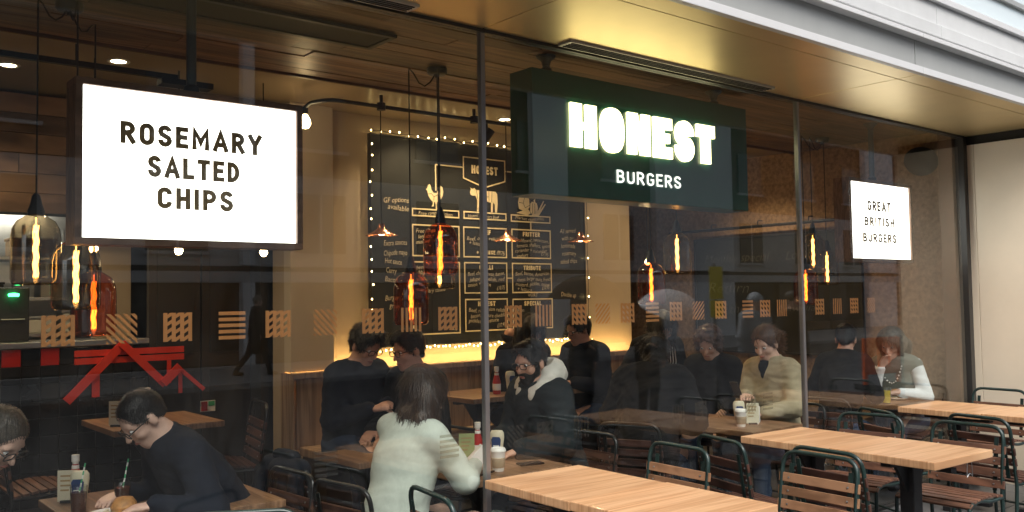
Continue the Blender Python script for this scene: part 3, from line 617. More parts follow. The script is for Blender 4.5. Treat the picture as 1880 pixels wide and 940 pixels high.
icon([[(.0,.80),(.04,.93),(.0,1.0),(.10,.95),(.17,.99),(.22,.92),(.95,.90),(1.02,.80),(1.03,.40),(1.0,.02),(.93,.02),(.92,.36),(.86,.44),(.84,.02),(.77,.02),(.78,.42),(.66,.46),(.45,.44),(.42,.02),(.35,.02),(.35,.40),(.31,.02),(.25,.02),(.26,.5),(.20,.68),(.10,.66),(.03,.70)]],
     [[(.24,.9),(.28,.55)], [(.42,.9),(.44,.44)], [(.44,.66),(.7,.66)], [(.7,.9),(.70,.46)], [(.82,.9),(.8,.44)]], 4.595, 2.364, .29, .205)
icon([[(.04,.30),(.0,.60),(.05,.88),(.18,.98),(.36,.95),(.48,.80),(.50,.42),(.40,.26),(.2,.22)], [(.52,.2),(.53,.58),(.60,.68),(.68,.66),(.68,.78),(.75,.82),(.74,.67),(.82,.62),(.86,.4),(.82,.1),(.6,.08)], [(-.08,.10),(.2,.22),(.44,.30),(.54,.12),(.4,.0),(.2,.04)], [(.84,.2),(1.10,.76),(1.14,.74),(.93,.22)], [(.9,.2),(1.18,.62),(1.21,.59),(.99,.18)], [(.58,.0),(.9,.02),(.98,.16),(.88,.28),(.62,.1)]],
     [[(.04,.6),(.22,.58),(.3,.95)], [(.22,.58),(.3,.36),(.5,.5)], [(.62,.1),(.62,.6)], [(.72,.1),(.72,.6)]], 5.125, 2.36, .27, .185)
for s, x, z, wd in (('GF options',3.74,2.40,.24), ('available',3.78,2.34,.20), ('Extra sauces',3.74,2.06,.22), ('Chipotle mayo',3.74,1.98,.22), ('Hot sauce',3.75,1.91,.16), ('Curry',3.76,1.84,.10), ('Bacon',3.75,1.77,.12), ('Burger',3.75,1.62,.13), ('gravy',3.79,1.56,.10),
                    ('All served',5.62,2.22,.20), ('with our',5.64,2.15,.17), ('homemade',5.63,2.08,.18), ('rosemary',5.64,2.01,.18), ('salted chips',5.62,1.94,.21), ('GOAT',5.22,1.635,.12), ('Double up',5.62,1.63,.19)):
    scrawl(s, x, z, .06, 'chalk', mbd, y=MY-.0005, width=wd)
flush_text(); rebase(mbd, (4.8,2.57,1.255))
# fairy lights
fl = thing('fairy_lights', 'string of warm fairy lights round the menu board', 'fairy lights')
loop = []
def run(p, q, n):
    for k in range(n): loop.append((p[0]+(q[0]-p[0])*k/n, p[1]+(q[1]-p[1])*k/n))
run((3.62,2.95),(5.95,2.95),26); run((5.95,2.95),(5.95,1.24),9); run((5.95,1.24),(3.62,1.24),30); run((3.62,1.24),(3.62,2.95),17)
MB().tube([(x,2.532+.004*math.sin(i*2.1),z+.008*math.sin(i*1.7)) for i, (x, z) in enumerate(loop)], .0025, 5, closed=True).obj('cable', 'cable', fl)
fb = MB().lathe([(0,-.007),(.0035,-.005),(.005,0),(.0035,.005),(0,.007)], 8).mesh('fairy_bulb', 'fairy', True)
for i, (x, z) in enumerate(loop):
    for e in range(2 if 35 <= i < 65 else 1): link('fairy_bulb', fb, fl, (x+random.uniform(-.012,.012)+e*.037, 2.523, z+random.uniform(-.012,.012)))
rebase(fl, (4.8,2.53,1.24))
# second chalkboard on the end wall, lettering reads along -y
cb = thing('specials_board', 'dark specials chalkboard on the cork end wall', 'chalkboard')
boxo('panel', (8.06,.99,1.03), (8.096,2.96,2.23), 'chalkboard', cb)
for a, b in (((.97,1.01),(2.98,1.03)), ((.97,2.23),(2.98,2.25)), ((.97,1.03),(.99,2.23)), ((2.96,1.03),(2.98,2.23))): boxo('board_edge', (8.05,a[0],a[1]), (8.097,b[0],b[1]), 'frame_dark', cb)
SM = Matrix(((0,0,-1,8.0575),(-1,0,0,2.96),(0,1,0,1.03),(0,0,0,1)))
for s, x, z, sz, wd in (('Monthly special',.12,.95,.16,.85), ('Return',.15,.62,.2,.55), ('of the',.25,.40,.18,.4), ('Local Beer',1.15,.95,.16,.6), ('Chat',1.3,.76,.12,.25), ('Hawaiian',1.05,.42,.13,.5)): scrawl(s, x, z, sz*.8, 'chalk_faint', cb, M=SM, width=wd, slant=.3, bold=-.012)
flush_text(); rebase(cb, (8.08,1.97,1.03))
pr_ = thing('wall_pipe', 'dark conduit pipe running above the specials chalkboard', 'pipe')
MB().tube([(8.02,.75,2.34),(8.02,3.3,2.34)], .016, 10).obj('pipe', 'iron', pr_, True)
for y in (.9,1.5,2.1,2.7,3.2): MB().tube(fillet([(8.099,y,2.40),(8.02,y,2.40),(8.02,y,2.345)], .03), .006, 8).obj('bracket', 'iron', pr_, True)
rebase(pr_, (8.02,2,2.34))
sp = thing('round_speaker', 'round dark wall speaker high by the window jamb', 'speaker', (8.0,.33,2.80))
MB().lathe([(0,-.05),(.08,-.06),(.135,-.03),(.145,.0),(.12,.04),(.05,.07),(0,.075)], 24).obj('housing', 'iron', sp, True).rotation_euler = (0, R_(-70), R_(35))
MB().tube([(0,0,0),(.05,.02,.02),(.099,.03,.03)], .018).obj('bracket', 'iron', sp, True)

# ------------------------------------------------------------------ lamps
JAR = [(.0,0),(.085,.0),(.098,.008),(.104,.03),(.104,.21),(.098,.25),(.080,.285),(.050,.305),(.032,.315)]
def pendant(cl, x, y, zb, glass, hot, label, rose):
    t = thing('pendant_lamp', label, 'pendant lamp', (x,y,zb), group='glass jar pendant lamps')
    MB().lathe([(r*.99, z) for r, z in JAR], 26).obj('glass_jar', glass, t, True)
    MB().lathe([(.034,.0),(.036,.02),(.026,.045),(.018,.085),(.008,.10),(0,.101)], 16).obj('lamp_holder', 'iron', t, True, loc=(0,0,.312))
    fm = MB()
    for q in range(7):
        a0 = q*2*math.pi/7; fm.tube([((.009+.003*math.sin(k*1.3+q))*math.cos(a0+.25*math.sin(k*.9)), (.009+.003*math.sin(k*1.3+q))*math.sin(a0+.25*math.sin(k*.9)), .035+k*.0145+(.004 if k % 2 else 0)) for k in range(17)], .0024, 5)
    fm.tube([(0,0,.03),(0,0,.30)], .0022, 5).obj('filament', 'filament_hot' if hot else 'filament_amber', t, True)
    MB().lathe([(0,.01),(.014,.016),(.021,.03),(.021,.27),(.016,.29),(.012,.31)], 14).obj('tube_bulb', 'clear_glass', t, True)
    zt = CZ-zb-.05; rx, ry = rose[0]-x, rose[1]-y; k = math.hypot(rx, ry)
    MB().tube([(0,0,.41),(.001,0,(zt+.41)/2),(0,0,zt-.03),(0,0,zt)] + [(rx*s_, ry*s_, zt+.03-.12*math.sin(math.pi*s_)*min(1,k*4)+.0*s_) for s_ in (.15,.35,.55,.75,.9,1)], .0042, 7).obj('cord', 'cable', t, True)
def rose(x, y, lab):
    r = thing('ceiling_rose', lab, 'ceiling rose', (x,y,CZ-.047), group='black ceiling roses of the pendants')
    MB().lathe([(0,0),(.05,.0),(.062,.012),(.062,.04),(0,.041)], 20).obj('cup', 'iron', r, True); MB().lathe([(0,-.02),(.012,-.018),(.014,0)], 10).obj('cord_grip', 'iron', r, True)
for rx, ry, lab, items in (
    (1.09,1.02,'black ceiling rose above the three jar lamps at the left', ((.93,.9,1.715,'smoky_glass',1,'smoky glass jar lamp furthest left, below the chips sign edge'), (1.08,.83,1.60,'smoky_glass',1,'large smoky jar lamp overlapping the corner of the chips sign'), (1.24,1.15,1.47,'amber_glass',0,'lowest amber jar lamp of the left cluster'))),
    (3.19,1.0,'black ceiling rose above the red amber jar lamps', ((2.95,.95,1.475,'amber_glass',0,'lower red amber jar lamp in front of the menu board'), (3.11,.87,1.765,'amber_glass',0,'upper red amber jar lamp in front of the menu board'), (3.33,1.2,1.69,'smoky_glass',1,'smoky jar lamp half hidden behind the upper red amber one'))),
    (5.2,1.05,'black ceiling rose behind the green sign', ((5.06,.95,1.56,'amber_glass',0,'amber jar lamp hanging below the green sign'), (5.36,.95,1.79,'smoky_glass',1,'smoky jar lamp hanging just below the green sign corner'))),
    (7.5,1.0,'black ceiling rose beside the british burgers sign', ((7.13,.9,1.84,'smoky_glass',1,'smoky jar lamp left of the british burgers sign'), (7.0,.9,1.53,'amber_glass',0,'small amber jar lamp beside the right mullion'), (7.43,.95,1.70,'smoky_glass',1,'jar lamp next to the british burgers sign corner')))):
    rose(rx, ry, lab)
    for it in items: pendant(None, *it, (rx, ry))
def bulb_lamp(x, y, z, label, rail=None, cord=None, s=1):
    t = thing('bare_bulb', label, 'light bulb', (x,y,z), group='bare warm bulbs')
    MB().lathe([(0,-.04*s),(.02*s,-.035*s),(.033*s,-.01*s),(.03*s,.015*s),(.016*s,.04*s),(.013*s,.05*s)], 14).obj('bulb', 'bulb_warm', t, True)
    MB().lathe([(.014*s,0),(.018*s,.01),(.018*s,.05),(0,.055)], 12).obj('socket', 'iron', t, True, loc=(0,0,.048*s))
    if cord: MB().tube([(0,0,.09),(0,0,cord-z)], .004, 6).obj('cord', 'cable', t)
bulb_lamp(2.79,1.98,2.83,'bare bulb at the end of the ceiling conduit by the chips sign', s=1.1)
cd = thing('conduit_rail', 'bent black conduit under the ceiling in front of the menu wall', 'conduit')
MB().tube(fillet([(2.79,1.98,2.93),(2.80,1.93,2.955),(2.86,1.76,2.955),(4.9,1.76,2.955)], .12), .014, 10).obj('pipe', 'iron', cd, True)
for x in (3.25,4.05,4.75): MB().lathe([(0,0),(.03,0),(.03,.05),(.012,.055),(.012,.105)], 14).obj('junction_box', 'iron', cd, True, loc=(x,1.76,2.93))
rebase(cd, (3.8,1.76,2.95))
sl_ = thing('track_spot', 'small black spotlight hanging from the conduit', 'spotlight', (4.17,1.76,2.86)); MB().tube([(0,0,.08),(0,0,.02)], .008).obj('stem', 'iron', sl_); MB().tube([(.02,-.03,.03),(-.045,.02,-.09)], [.03,.034], 14).obj('head', 'iron', sl_, True)
for x in (1.46,1.95,2.5): bulb_lamp(x, 2.0, 1.95, {1.46:'bare bulb under the left end of the chips sign',1.95:'bare bulb under the middle of the chips sign',2.5:'bare bulb under the right end of the chips sign'}[x], cord=CZ, s=.75)
bulb_lamp(6.08,1.9,1.93,'bare bulb beside the amber lamp below the green sign', cord=CZ, s=.7)
tk = thing('ceiling_track', 'black lighting track under the left plaster ceiling', 'lighting track'); boxo('track', (-.5,1.73,2.935), (1.85,1.765,2.965), 'iron', tk); boxo('end_box', (1.75,1.70,2.90), (2.05,1.80,2.934), 'iron', tk)
for x in (.2,1.3): MB().tube([(x,1.75,2.965),(x,1.75,CZ)], .006).obj('hanger', 'iron', tk)
rebase(tk, (.7,1.75,2.95))
def shade_lamp(x, y, z, lab):
    t = thing('copper_lamp', lab, 'pendant lamp', (x,y,z), group='small copper shade lamps')
    MB().lathe([(.115,0),(.113,.004),(.07,.022),(.03,.05),(.022,.085),(.0,.09)], 24, cap=False).obj('shade', 'copper', t, True); MB().lathe([(0,.001),(.02,.006),(.024,.025),(.012,.045)], 12).obj('bulb', 'bulb_warm', t, True)
    MB().tube([(0,0,.088),(0,0,CZ-z)], .004, 6).obj('cord', 'cable', t)
shade_lamp(3.39,2.0,2.085,'small copper shade lamp at the left edge of the menu board'); shade_lamp(5.40,2.05,2.10,'small copper shade lamp at the right edge of the menu board'); shade_lamp(4.55,2.0,2.08,'small copper shade lamp in front of the beef panel of the menu')
for x, y, lab, e in ((1.11,2.53,'ceiling downlight above the kitchen, furthest left',38), (1.61,2.06,'ceiling downlight over the top corner of the chips sign',36), (4.0,2.25,'ceiling downlight above the menu board, left one',50), (4.62,2.1,'ceiling downlight above the menu board, by the mullion',50), (6.3,2.0,'ceiling downlight behind the green sign',30), (7.35,1.95,'ceiling downlight washing the cork end wall',60)):
    t = thing('downlight', lab, 'downlight', (x,y,CZ+.019), group='recessed ceiling downlights')
    MB().lathe([(.045,-.003),(.062,-.006),(.066,0),(.045,0)], 20, cap=False).obj('trim_ring', 'lip', t, True); MB().lathe([(0,-.002),(.044,-.002),(.044,-.0005),(0,-.0005)], 18).obj('lens', 'downlight', t)
    l = bpy.data.lights.new('downlight_lamp', 'SPOT'); l.energy = e; l.spot_size = R_(125); l.spot_blend = .8; l.color = (1,.72,.40); l.shadow_soft_size = .045
    o = bpy.data.objects.new('downlight_lamp', l); COL.objects.link(o); o.parent = t; o.location = (0,0,-.012)

# ------------------------------------------------------------------ furniture
CH = {}
def chair_meshes(frame, slat, key):
    if key in CH: return CH[key]
    hw = .215; parts = []
    def add(n, mb, m, **k): parts.append((n, mb.mesh(n, m, **k)))
    up = fillet([(-.19,hw,.40),(-.205,hw,.56),(-.245,hw,.815),(-.245,-hw,.815),(-.205,-hw,.56),(-.19,-hw,.40)], .085, 7)
    add('back_frame', MB().tube(up, .0112, 12), frame, smooth=True)
    for s in (1, -1):
        add('leg', MB().tube([(-.19,s*hw,.40),(-.20,s*hw,.25),(-.255,s*hw,.004)], .0110, 10), frame, smooth=True)
        add('leg', MB().tube(fillet([(.16,s*hw,.425),(.205,s*hw,.405),(.225,s*hw,.004)], .05), .0110, 10), frame, smooth=True)
        add('seat_rail', MB().tube(fillet([(-.185,s*hw,.415),(-.05,s*hw,.41),(.10,s*hw,.435),(.17,s*hw,.42)], .05), .011, 10), frame, smooth=True)
        add('back_strap', MB().box((-.006,s*.17-.012,-.155), (.0,s*.17+.012,.155)), frame)
    add('stretcher', MB().tube([(-.222,-hw,.16),(-.222,hw,.16)], .008, 8).tube([(.215,-hw,.20),(.215,hw,.20)], .008, 8), frame, smooth=True)
    sl = MB().cbox((0,0,0), (.016,2*hw+.03,.046)).mesh('back_slat', slat, bevel=.003)
    ss = MB().cbox((0,0,0), (.036,2*hw+.02,.015)).mesh('seat_slat', slat, bevel=.003)
    rv = MB().lathe([(0,.0),(.0055,.0),(.005,.003),(0,.004)], 8).mesh('rivet', 'rivet', True)
    CH[key] = (parts, sl, ss, rv); return CH[key]
def chair(name, label, group, x, y, z, rz, frame, slat, extra=0):
    parts, sl, ss, rv = chair_meshes(frame, slat, (frame, slat))
    t = thing(name, label, 'chair', (x,y,z), R_(rz), group)
    for n, me in parts:
        if n == 'back_strap':
            o = link(n, me, t, (-.222,0,.60)); o.rotation_euler.y = R_(-9)
        else: link(n, me, t)
    for k in range(4):
        zz = .485+k*.066; o = link('back_slat', sl, t, (-.198-(zz-.485)*.155+.003,0,zz)); o.rotation_euler.y = R_(-9)
        for s in (1,-1): r = link('rivet', rv, o, (.008,s*.17,0)); r.rotation_euler.y = R_(90)
        for s in (1,-1): r = link('rivet', rv, o, (-.008,s*.205,0)); r.rotation_euler.y = R_(-90)
    for k in range(9):
        xx = -.165+k*.0445; o = link('seat_slat', ss, t, (xx,0,.433+.012*math.sin((k-1)*.55)-(.012 if k == 8 else 0))); o.rotation_euler.y = R_([ -6,-4,-8,-6,0,5,8,12,30][k])
    return t
TM = {}
def table(label, group, x, y, z, w, l, rz, top, hgt, thick=.042):
    """square cafe table on an iron pedestal; (x, y) is its centre"""
    t = thing('cafe_table', label, 'table', (x,y,z), R_(rz), group); key = (round(w,3), round(l,3), top, hgt, thick)
    if key not in TM:
        TM[key] = [('table_top', MB().box((-w/2,-l/2,hgt-thick), (w/2,l/2,hgt)).mesh('table_top', top, bevel=.005)),
            ('column', MB().cbox((0,0,hgt/2-.03), (.085,.085,hgt-.10)).mesh('column', 'iron', bevel=.006)),
            ('bracket', MB().box((-w*.4,-.03,hgt-thick-.03), (w*.4,.03,hgt-thick-.001)).mesh('bracket', 'iron')),
            ('bracket', MB().box((-.028,-l*.4,hgt-thick-.055), (.028,l*.4,hgt-thick-.031)).mesh('bracket', 'iron')),
            ('gusset', MB().prism([(-.16,hgt-thick-.03),(-.04,hgt-thick-.03),(-.04,hgt-.24)], -.01, .01).prism([(.16,hgt-thick-.03),(.04,hgt-thick-.03),(.04,hgt-.24)], -.01, .01).mesh('gusset', 'iron')),
            ('foot', MB().box((-w*.36,-.03,.001), (w*.36,.03,.035)).mesh('foot', 'iron', bevel=.006)), ('foot', MB().box((-.03,-l*.36,.0362), (.03,l*.36,.0665)).mesh('foot', 'iron', bevel=.006))]
    for n, me in TM[key]: link(n, me, t)
    return t
def rot(x, y, a): a = R_(a); return x*math.cos(a)-y*math.sin(a), x*math.sin(a)+y*math.cos(a)
def pair(cx0, y0, rz, names):                        # two tables end to end, running out from the glass
    for k in range(2):
        dx, dy = rot(.302, -.31-k*.622, rz)
        table(names[k], 'oak tables on the pavement', cx0+dx, y0+dy, .0, .604, .617, rz, 'oak', .75+.004*k)
pair(2.69, -.075, -2, ('oak table touching the glass, nearest the camera','oak table at the lower edge, outer one of the nearest pair'))
pair(4.67, -.10, -3, ('oak table against the glass in the middle pair','outer oak table of the middle pair with a bag hook under its edge'))
pair(6.70, -.05, -2, ('oak table against the glass near the cream wall','outer oak table of the pair near the cream wall'))
for k, (x, y, rz, sl, lab) in enumerate((
    (3.57,-.32,180-4,'slat_dry','dry brown slatted chair right behind the nearest oak table, by the glass'), (3.84,-1.00,180-3,'slat_dry','dry brown slatted chair at the outer end of the nearest table pair'),
    (4.40,-.40,-16,'slat_wet','dark wet slatted chair by the glass, backed against the dry brown one'), (4.47,-.98,-6,'slat_wet','dark wet slatted chair pushed under the outer middle table'),
    (5.44,-.42,180+6,'slat_mid','reddish slatted chair on the far side of the middle pair, by the glass'), (5.43,-1.02,180-2,'slat_mid','reddish slatted chair with clear seat beyond the outer middle table'),
    (6.13,-.42,-26,'slat_mid','angled slatted chair between the middle and right table pairs, by the glass'), (6.28,-.98,-12,'slat_wet','dark slatted chair at the outer end of the right table pair'),
    (7.60,-.32,180-2,'slat_mid','slatted chair in the corner against the cream wall'), (7.62,-1.0,180,'slat_mid','slatted chair beyond the outer right table beside the cream wall'),
    (2.40,-.43,-9,'slat_mid','slatted chair with its back to the white jumper, left of the nearest table'), (2.38,-1.02,-4,'slat_dry','slatted chair at the bottom edge, outer left of the nearest table'),
    (1.31,-.40,-120,'slat_mid','slatted chair at the lower left, only its tube top in view'), )):
    chair('slatted_chair', lab, 'slatted chairs on the pavement', x, y, 0, rz, 'green_tube', sl)
hk = thing('bag_hook', 'bent wire bag hook under the outer middle table', 'hook', (5.0,-1.335,.70)); hk.rotation_euler.z = R_(-3)
MB().tube(fillet([(-.022,0,.008),(-.03,0,-.075),(-.02,0,-.06),(.0,0,-.052),(.02,0,-.06),(.03,0,-.075),(.022,0,.008)], .01, 3), .0022, 6).obj('wire', 'steel', hk, True)

# indoor tables
def itable(lab, x0, x1, y0, y1, fz): table(lab, 'dark wood tables inside', (x0+x1)/2, (y0+y1)/2, fz, x1-x0, y1-y0, 0, 'table_in', .75, .036)
itable('brown table between the white jumper and the bearded man', 2.80,3.46,.13,.92,FLOOR_IN); itable('small brown table end left of the white jumper', 2.62,3.06,1.0,1.5,FLOOR_IN)
itable('brown table in front of the beige cardigan', 5.12,5.72,.13,.78,FLOOR_IN); itable('brown table behind the sauce bottles of the cardigan table', 5.12,5.72,.785,1.45,FLOOR_IN)
itable('brown table of the pair eating beside the end wall', 7.15,7.72,.13,.85,FLOOR_IN)
itable('brown table at the lower left with drinks and sauces', 1.02,1.44,.42,1.24,FLOOR_IN); itable('brown table under the man leaning forward', 1.445,1.9,.42,1.24,FLOOR_IN)
itable('brown table under the red trestle with sauces', 1.55,2.2,1.9,2.6,FLOOR_BACK); itable('brown table at the wall bench below the menu', 3.95,4.55,1.68,2.3,FLOOR_BACK); itable('brown table at the wall bench by the mullion', 4.95,5.55,1.68,2.3,FLOOR_BACK); itable('brown table at the end of the wall bench', 5.95,6.55,1.7,2.3,FLOOR_BACK)

# ------------------------------------------------------------------ things on the tables
def ketchup(x, y, z, lab):
    t = thing('ketchup_bottle', lab, 'bottle', (x,y,z), group='ketchup bottles')
    MB().lathe([(0,0),(.029,.001),(.031,.01),(.031,.085),(.026,.11),(.015,.15),(.0135,.172)], 18).obj('bottle', 'plastic_red', t, True)
    MB().lathe([(.0315,.03),(.0318,.031),(.0318,.078),(.0315,.079)], 18).obj('label', 'paper', t, True); MB().lathe([(.0,.208),(.018,.207),(.0185,.176),(.0145,.173),(.0145,.165)], 16).obj('cap', 'plastic_white', t, True)
    MB().lathe([(.0165,.135),(.0175,.136),(.0165,.158),(.0155,.159)], 16).obj('neck_label', 'paper', t, True)
def mayo(x, y, z, lab, rz=0):
    t = thing('mayo_bottle', lab, 'bottle', (x,y,z), R_(rz), 'mayonnaise bottles'); k = []
    b = MB().lathe([(0,0),(.025,.0),(.028,.03),(.030,.035),(.034,.07),(.042,.13),(.041,.155),(.032,.168),(0,.171)], 20).obj('bottle', 'plastic_cream', t, True); b.scale.y = .62
    c = MB().lathe([(0,0),(.024,.0),(.026,.034),(0,.035)], 18).obj('cap', 'plastic_white', t, True); c.scale.y = .66
    l = MB().prism([(-.022,.06),(.022,.06),(.028,.12),(.02,.135),(-.02,.135),(-.028,.12)], -.0285, -.0265).obj('label', 'label_blue', t)
    l2 = MB().prism([(-.015,.075),(.015,.075),(.017,.088),(-.017,.088)], -.0295, -.0286).obj('label_band', 'paper', t)
def menu_card(x, y, z, rz, lab, m='card', h=.15):
    t = thing('menu_card', lab, 'menu', (x,y,z), R_(rz), 'menu cards in holders')
    boxo('card', (-.045,-.002,.006), (.045,.002,h), m, t); boxo('holder', (-.03,-.016,0), (.03,.016,.012), 'iron', t)
    for k in range(4): boxo('print_line', (-.032,-.0032,h-.03-k*.022), (.03-.008*k,-.0022,h-.022-k*.022), 'letter_dark', t)
def napkins(x, y, z, rz, lab):
    t = thing('folded_napkin', lab, 'napkin', (x,y,z), R_(rz)); MB().prism([(-.075,0),(.075,0),(.05,.11),(.04,.118)], -.03, .03).obj('fold', 'paper', t, bevel=.004); MB().prism([(-.085,.001),(-.02,.001),(.03,.09)], .032, .04).obj('fold', 'paper', t)
def phone(x, y, z, rz, lab):
    t = thing('phone', lab, 'phone', (x,y,z), R_(rz), 'phones lying on tables'); boxo('case', (-.072,-.036,0), (.072,.036,.009), 'phone', t, .003); boxo('screen', (-.066,-.031,.0092), (.066,.031,.0100), 'phone', t)
def cup(x, y, z, lab):
    t = thing('coffee_cup', lab, 'cup', (x,y,z)); MB().lathe([(0,0),(.029,.0),(.031,.004),(.040,.105),(.041,.107)], 22).obj('cup', 'paper', t, True); MB().lathe([(.0335,.02),(.0345,.021),(.0395,.072),(.0385,.073)], 22).obj('sleeve', 'cup_label', t, True)
    MB().lathe([(.043,.104),(.044,.110),(.041,.114),(.038,.122),(.036,.124),(.033,.119),(0,.118)], 22).obj('lid', 'plastic_white', t, True)
def glass_drink(x, y, z, lab, m, straw=True, s=1):
    t = thing('drinking_glass', lab, 'glass', (x,y,z), group='drinks with straws'); MB().lathe([(0,0),(.031*s,0),(.036*s,.12*s),(.035*s,.121*s),(.030*s,.006),(0,.006)], 20).obj('glass', 'clear_glass', t, True); MB().lathe([(0,.008),(.0295*s,.008),(.0335*s,.092*s),(0,.093*s)], 18).obj('drink', m, t, True)
    if straw:
        a, b = Vector((-.012,.0,.012)), Vector((.03,.012,.215))
        for k in range(12): MB().tube([a.lerp(b, k/12), a.lerp(b, (k+1)/12)], .0036, 8).obj('straw_stripe', 'straw_green' if k % 2 else 'paper', t, True)
def plate(x, y, z, lab, burger=True, r=.13):
    t = thing('plate', lab, 'plate', (x,y,z)); MB().lathe([(0,.002),(r*.6,.0),(r*.7,.004),(r,.02),(r*1.0,.023),(r*.68,.011),(0,.009)], 30).obj('dish', 'paper', t, True)
    if burger:
        MB().lathe([(0,.0),(.05,.002),(.054,.018),(.052,.026),(.056,.03),(.056,.04),(.052,.043),(.05,.055),(.036,.075),(0,.082)], 20).obj('burger', 'food', t, True, loc=(.03,.0,.009))
        for k in range(9): o = boxo('chip', (-.03,-.005,-.005), (.03,.005,.005), 'plastic_cream', t); o.location = (-.05+.006*(k % 3),-.03+.008*k,.016+.006*(k % 3)); o.rotation_euler.z = k*1.3
TI = FLOOR_IN+.75; TB = FLOOR_BACK+.75
ketchup(3.21,.66,TI,'ketchup bottle beside the mullion on the white jumper table'); mayo(3.25,.53,TI,'mayonnaise bottle by the mullion on the white jumper table',-50); menu_card(3.13,.66,TI,-30,'pale green menu card next to the mullion','card_green'); napkins(3.04,.47,TI,-25,'white folded napkin beside the paper cup'); cup(3.05,.27,TI,'white paper coffee cup with lid beside the mullion')
phone(2.94,.27,TI,20,'phone face up in front of the paper cup'); phone(3.3,.3,TI,-15,'phone behind the paper cup')
cup(5.30,.36,TI,'white tub cup under the sauces on the cardigan table'); mayo(5.36,.42,TI,'mayonnaise bottle with tissue on the cardigan table',-40); menu_card(5.45,.37,TI,-40,'cream menu card on the cardigan table'); napkins(5.52,.40,TI,30,'crumpled napkin on the cardigan table')
glass_drink(7.24,.33,TI,'yellow juice glass on the end wall table','juice',False,1.15); plate(7.55,.42,TI,'white plate before the woman in the grey vest',True,.12)
ketchup(1.16,1.14,TI,'ketchup bottle with white cap on the lower left table'); mayo(1.12,.90,TI,'upright mayonnaise bottle with blue label on the lower left table',-35); menu_card(1.11,1.07,TI,-30,'cream menu card on the lower left table'); plate(1.19,.58,TI,'plate of food at the lower left corner',True,.13)
glass_drink(1.09,.80,TI,'striped straw drink in front of the blue label bottle','cola'); glass_drink(1.27,.78,TI,'striped straw drink at the right of the lower left table','cola')
menu_card(1.62,2.1,TB,-40,'menu card on the table under the red trestle'); menu_card(1.70,2.06,TB,-20,'second menu card on the table under the red trestle'); ketchup(1.83,2.2,TB,'ketchup bottle on the table under the red trestle'); napkins(1.73,1.98,TB,60,'pale napkin leaning on the table under the red trestle')
for x, y, n in ((4.30,1.85,'the bearded man'),(6.1,1.85,'the dark coat')): ketchup(x,y,TB,'ketchup bottle on the bench table behind '+n); mayo(x+.1,y-.04,TB,'mayonnaise bottle on the bench table behind '+n)

# ------------------------------------------------------------------ people: signed-distance bodies turned into one mesh each
class Field:
    def __init__(s, res): s.res = res; s.p = []
    def cap(s, a, b, ra, rb=None, k=.02, op=1): s.p.append(('c', np.array(a, float), np.array(b, float), ra, ra if rb is None else rb, k, op)); return s
    def ell(s, c, r, M=None, k=.02, op=1): s.p.append(('e', np.array(c, float), np.array(r, float), np.eye(3) if M is None else M, 0, k, op)); return s
    def half(s, p, n): s.p.append(('h', np.array(p, float), np.array(n, float)/np.linalg.norm(n), 0, 0, 0, -1)); return s
    def bounds(s):
        lo = np.full(3, 1e9); hi = -lo
        for t, a, b, c, d_, k, op in s.p:
            if op < 0 or t == 'h': continue
            if t == 'c': r = max(c, d_); lo = np.minimum(lo, np.minimum(a, b)-r); hi = np.maximum(hi, np.maximum(a, b)+r)
            else: r = b.max(); lo = np.minimum(lo, a-r); hi = np.maximum(hi, a+r)
        return lo, hi
    def build(s, name, mat, noise=None, smooth=True):
        h = s.res; lo, hi = s.bounds(); lo = lo-3*h; n = np.ceil((hi+3*h-lo)/h).astype(int)+1
        ax = [lo[i]+h*np.arange(n[i]) for i in range(3)]; V = np.full(n, .5, np.float32)
        for t, a, b, c, d_, k, op in s.p:
            if t == 'h': sub = (slice(None),)*3
            else:
                r = (max(c, d_) if t == 'c' else b.max())+k+3*h
                l = np.minimum(a, b)-r if t == 'c' else a-r; u = np.maximum(a, b)+r if t == 'c' else a+r
                i0 = np.clip(np.floor((l-lo)/h).astype(int), 0, n); i1 = np.clip(np.ceil((u-lo)/h).astype(int)+1, 0, n)
                sub = tuple(slice(i0[i], i1[i]) for i in range(3))
            X, Y, Z = np.meshgrid(*(ax[i][sub[i]] for i in range(3)), indexing='ij', sparse=True)
            if X.size*Y.size*Z.size == 0: continue
            if t == 'c':
                ba = b-a; L = max(ba@ba, 1e-9); T = np.clip(((X-a[0])*ba[0]+(Y-a[1])*ba[1]+(Z-a[2])*ba[2])/L, 0, 1)
                D = np.sqrt((X-a[0]-ba[0]*T)**2+(Y-a[1]-ba[1]*T)**2+(Z-a[2]-ba[2]*T)**2)-(c+(d_-c)*T)
            elif t == 'e':
                q = [c[0,i]*(X-a[0])+c[1,i]*(Y-a[1])+c[2,i]*(Z-a[2]) for i in range(3)]
                k0 = np.sqrt(sum((q[i]/b[i])**2 for i in range(3))); k1 = np.sqrt(sum((q[i]/b[i]**2)**2 for i in range(3)))+1e-9; D = k0*(k0-1)/k1
            else: D = -((X-a[0])*b[0]+(Y-a[1])*b[1]+(Z-a[2])*b[2])
            W = V[sub]
            if op > 0:
                q = np.maximum(k-np.abs(W-D), 0)/max(k, 1e-6); V[sub] = np.minimum(W, D)-q*q*k*.25
            else:
                q = np.maximum(k-np.abs(W+D), 0)/max(k, 1e-6); V[sub] = np.maximum(W, -D)+q*q*k*.25
        if noise:
            X, Y, Z = np.meshgrid(*ax, indexing='ij', sparse=True)
            for amp, fx, fy, fz, ph in noise:
                V += (amp*np.sin(X*fx+Y*fy*.6+1.7*np.sin(Z*fz*.37+ph)+ph)*np.sin(Z*fz+1.3*np.sin(Y*fy*.5+X*fx*.3+ph))).astype(np.float32)
        return net(name, V, lo, h, mat)
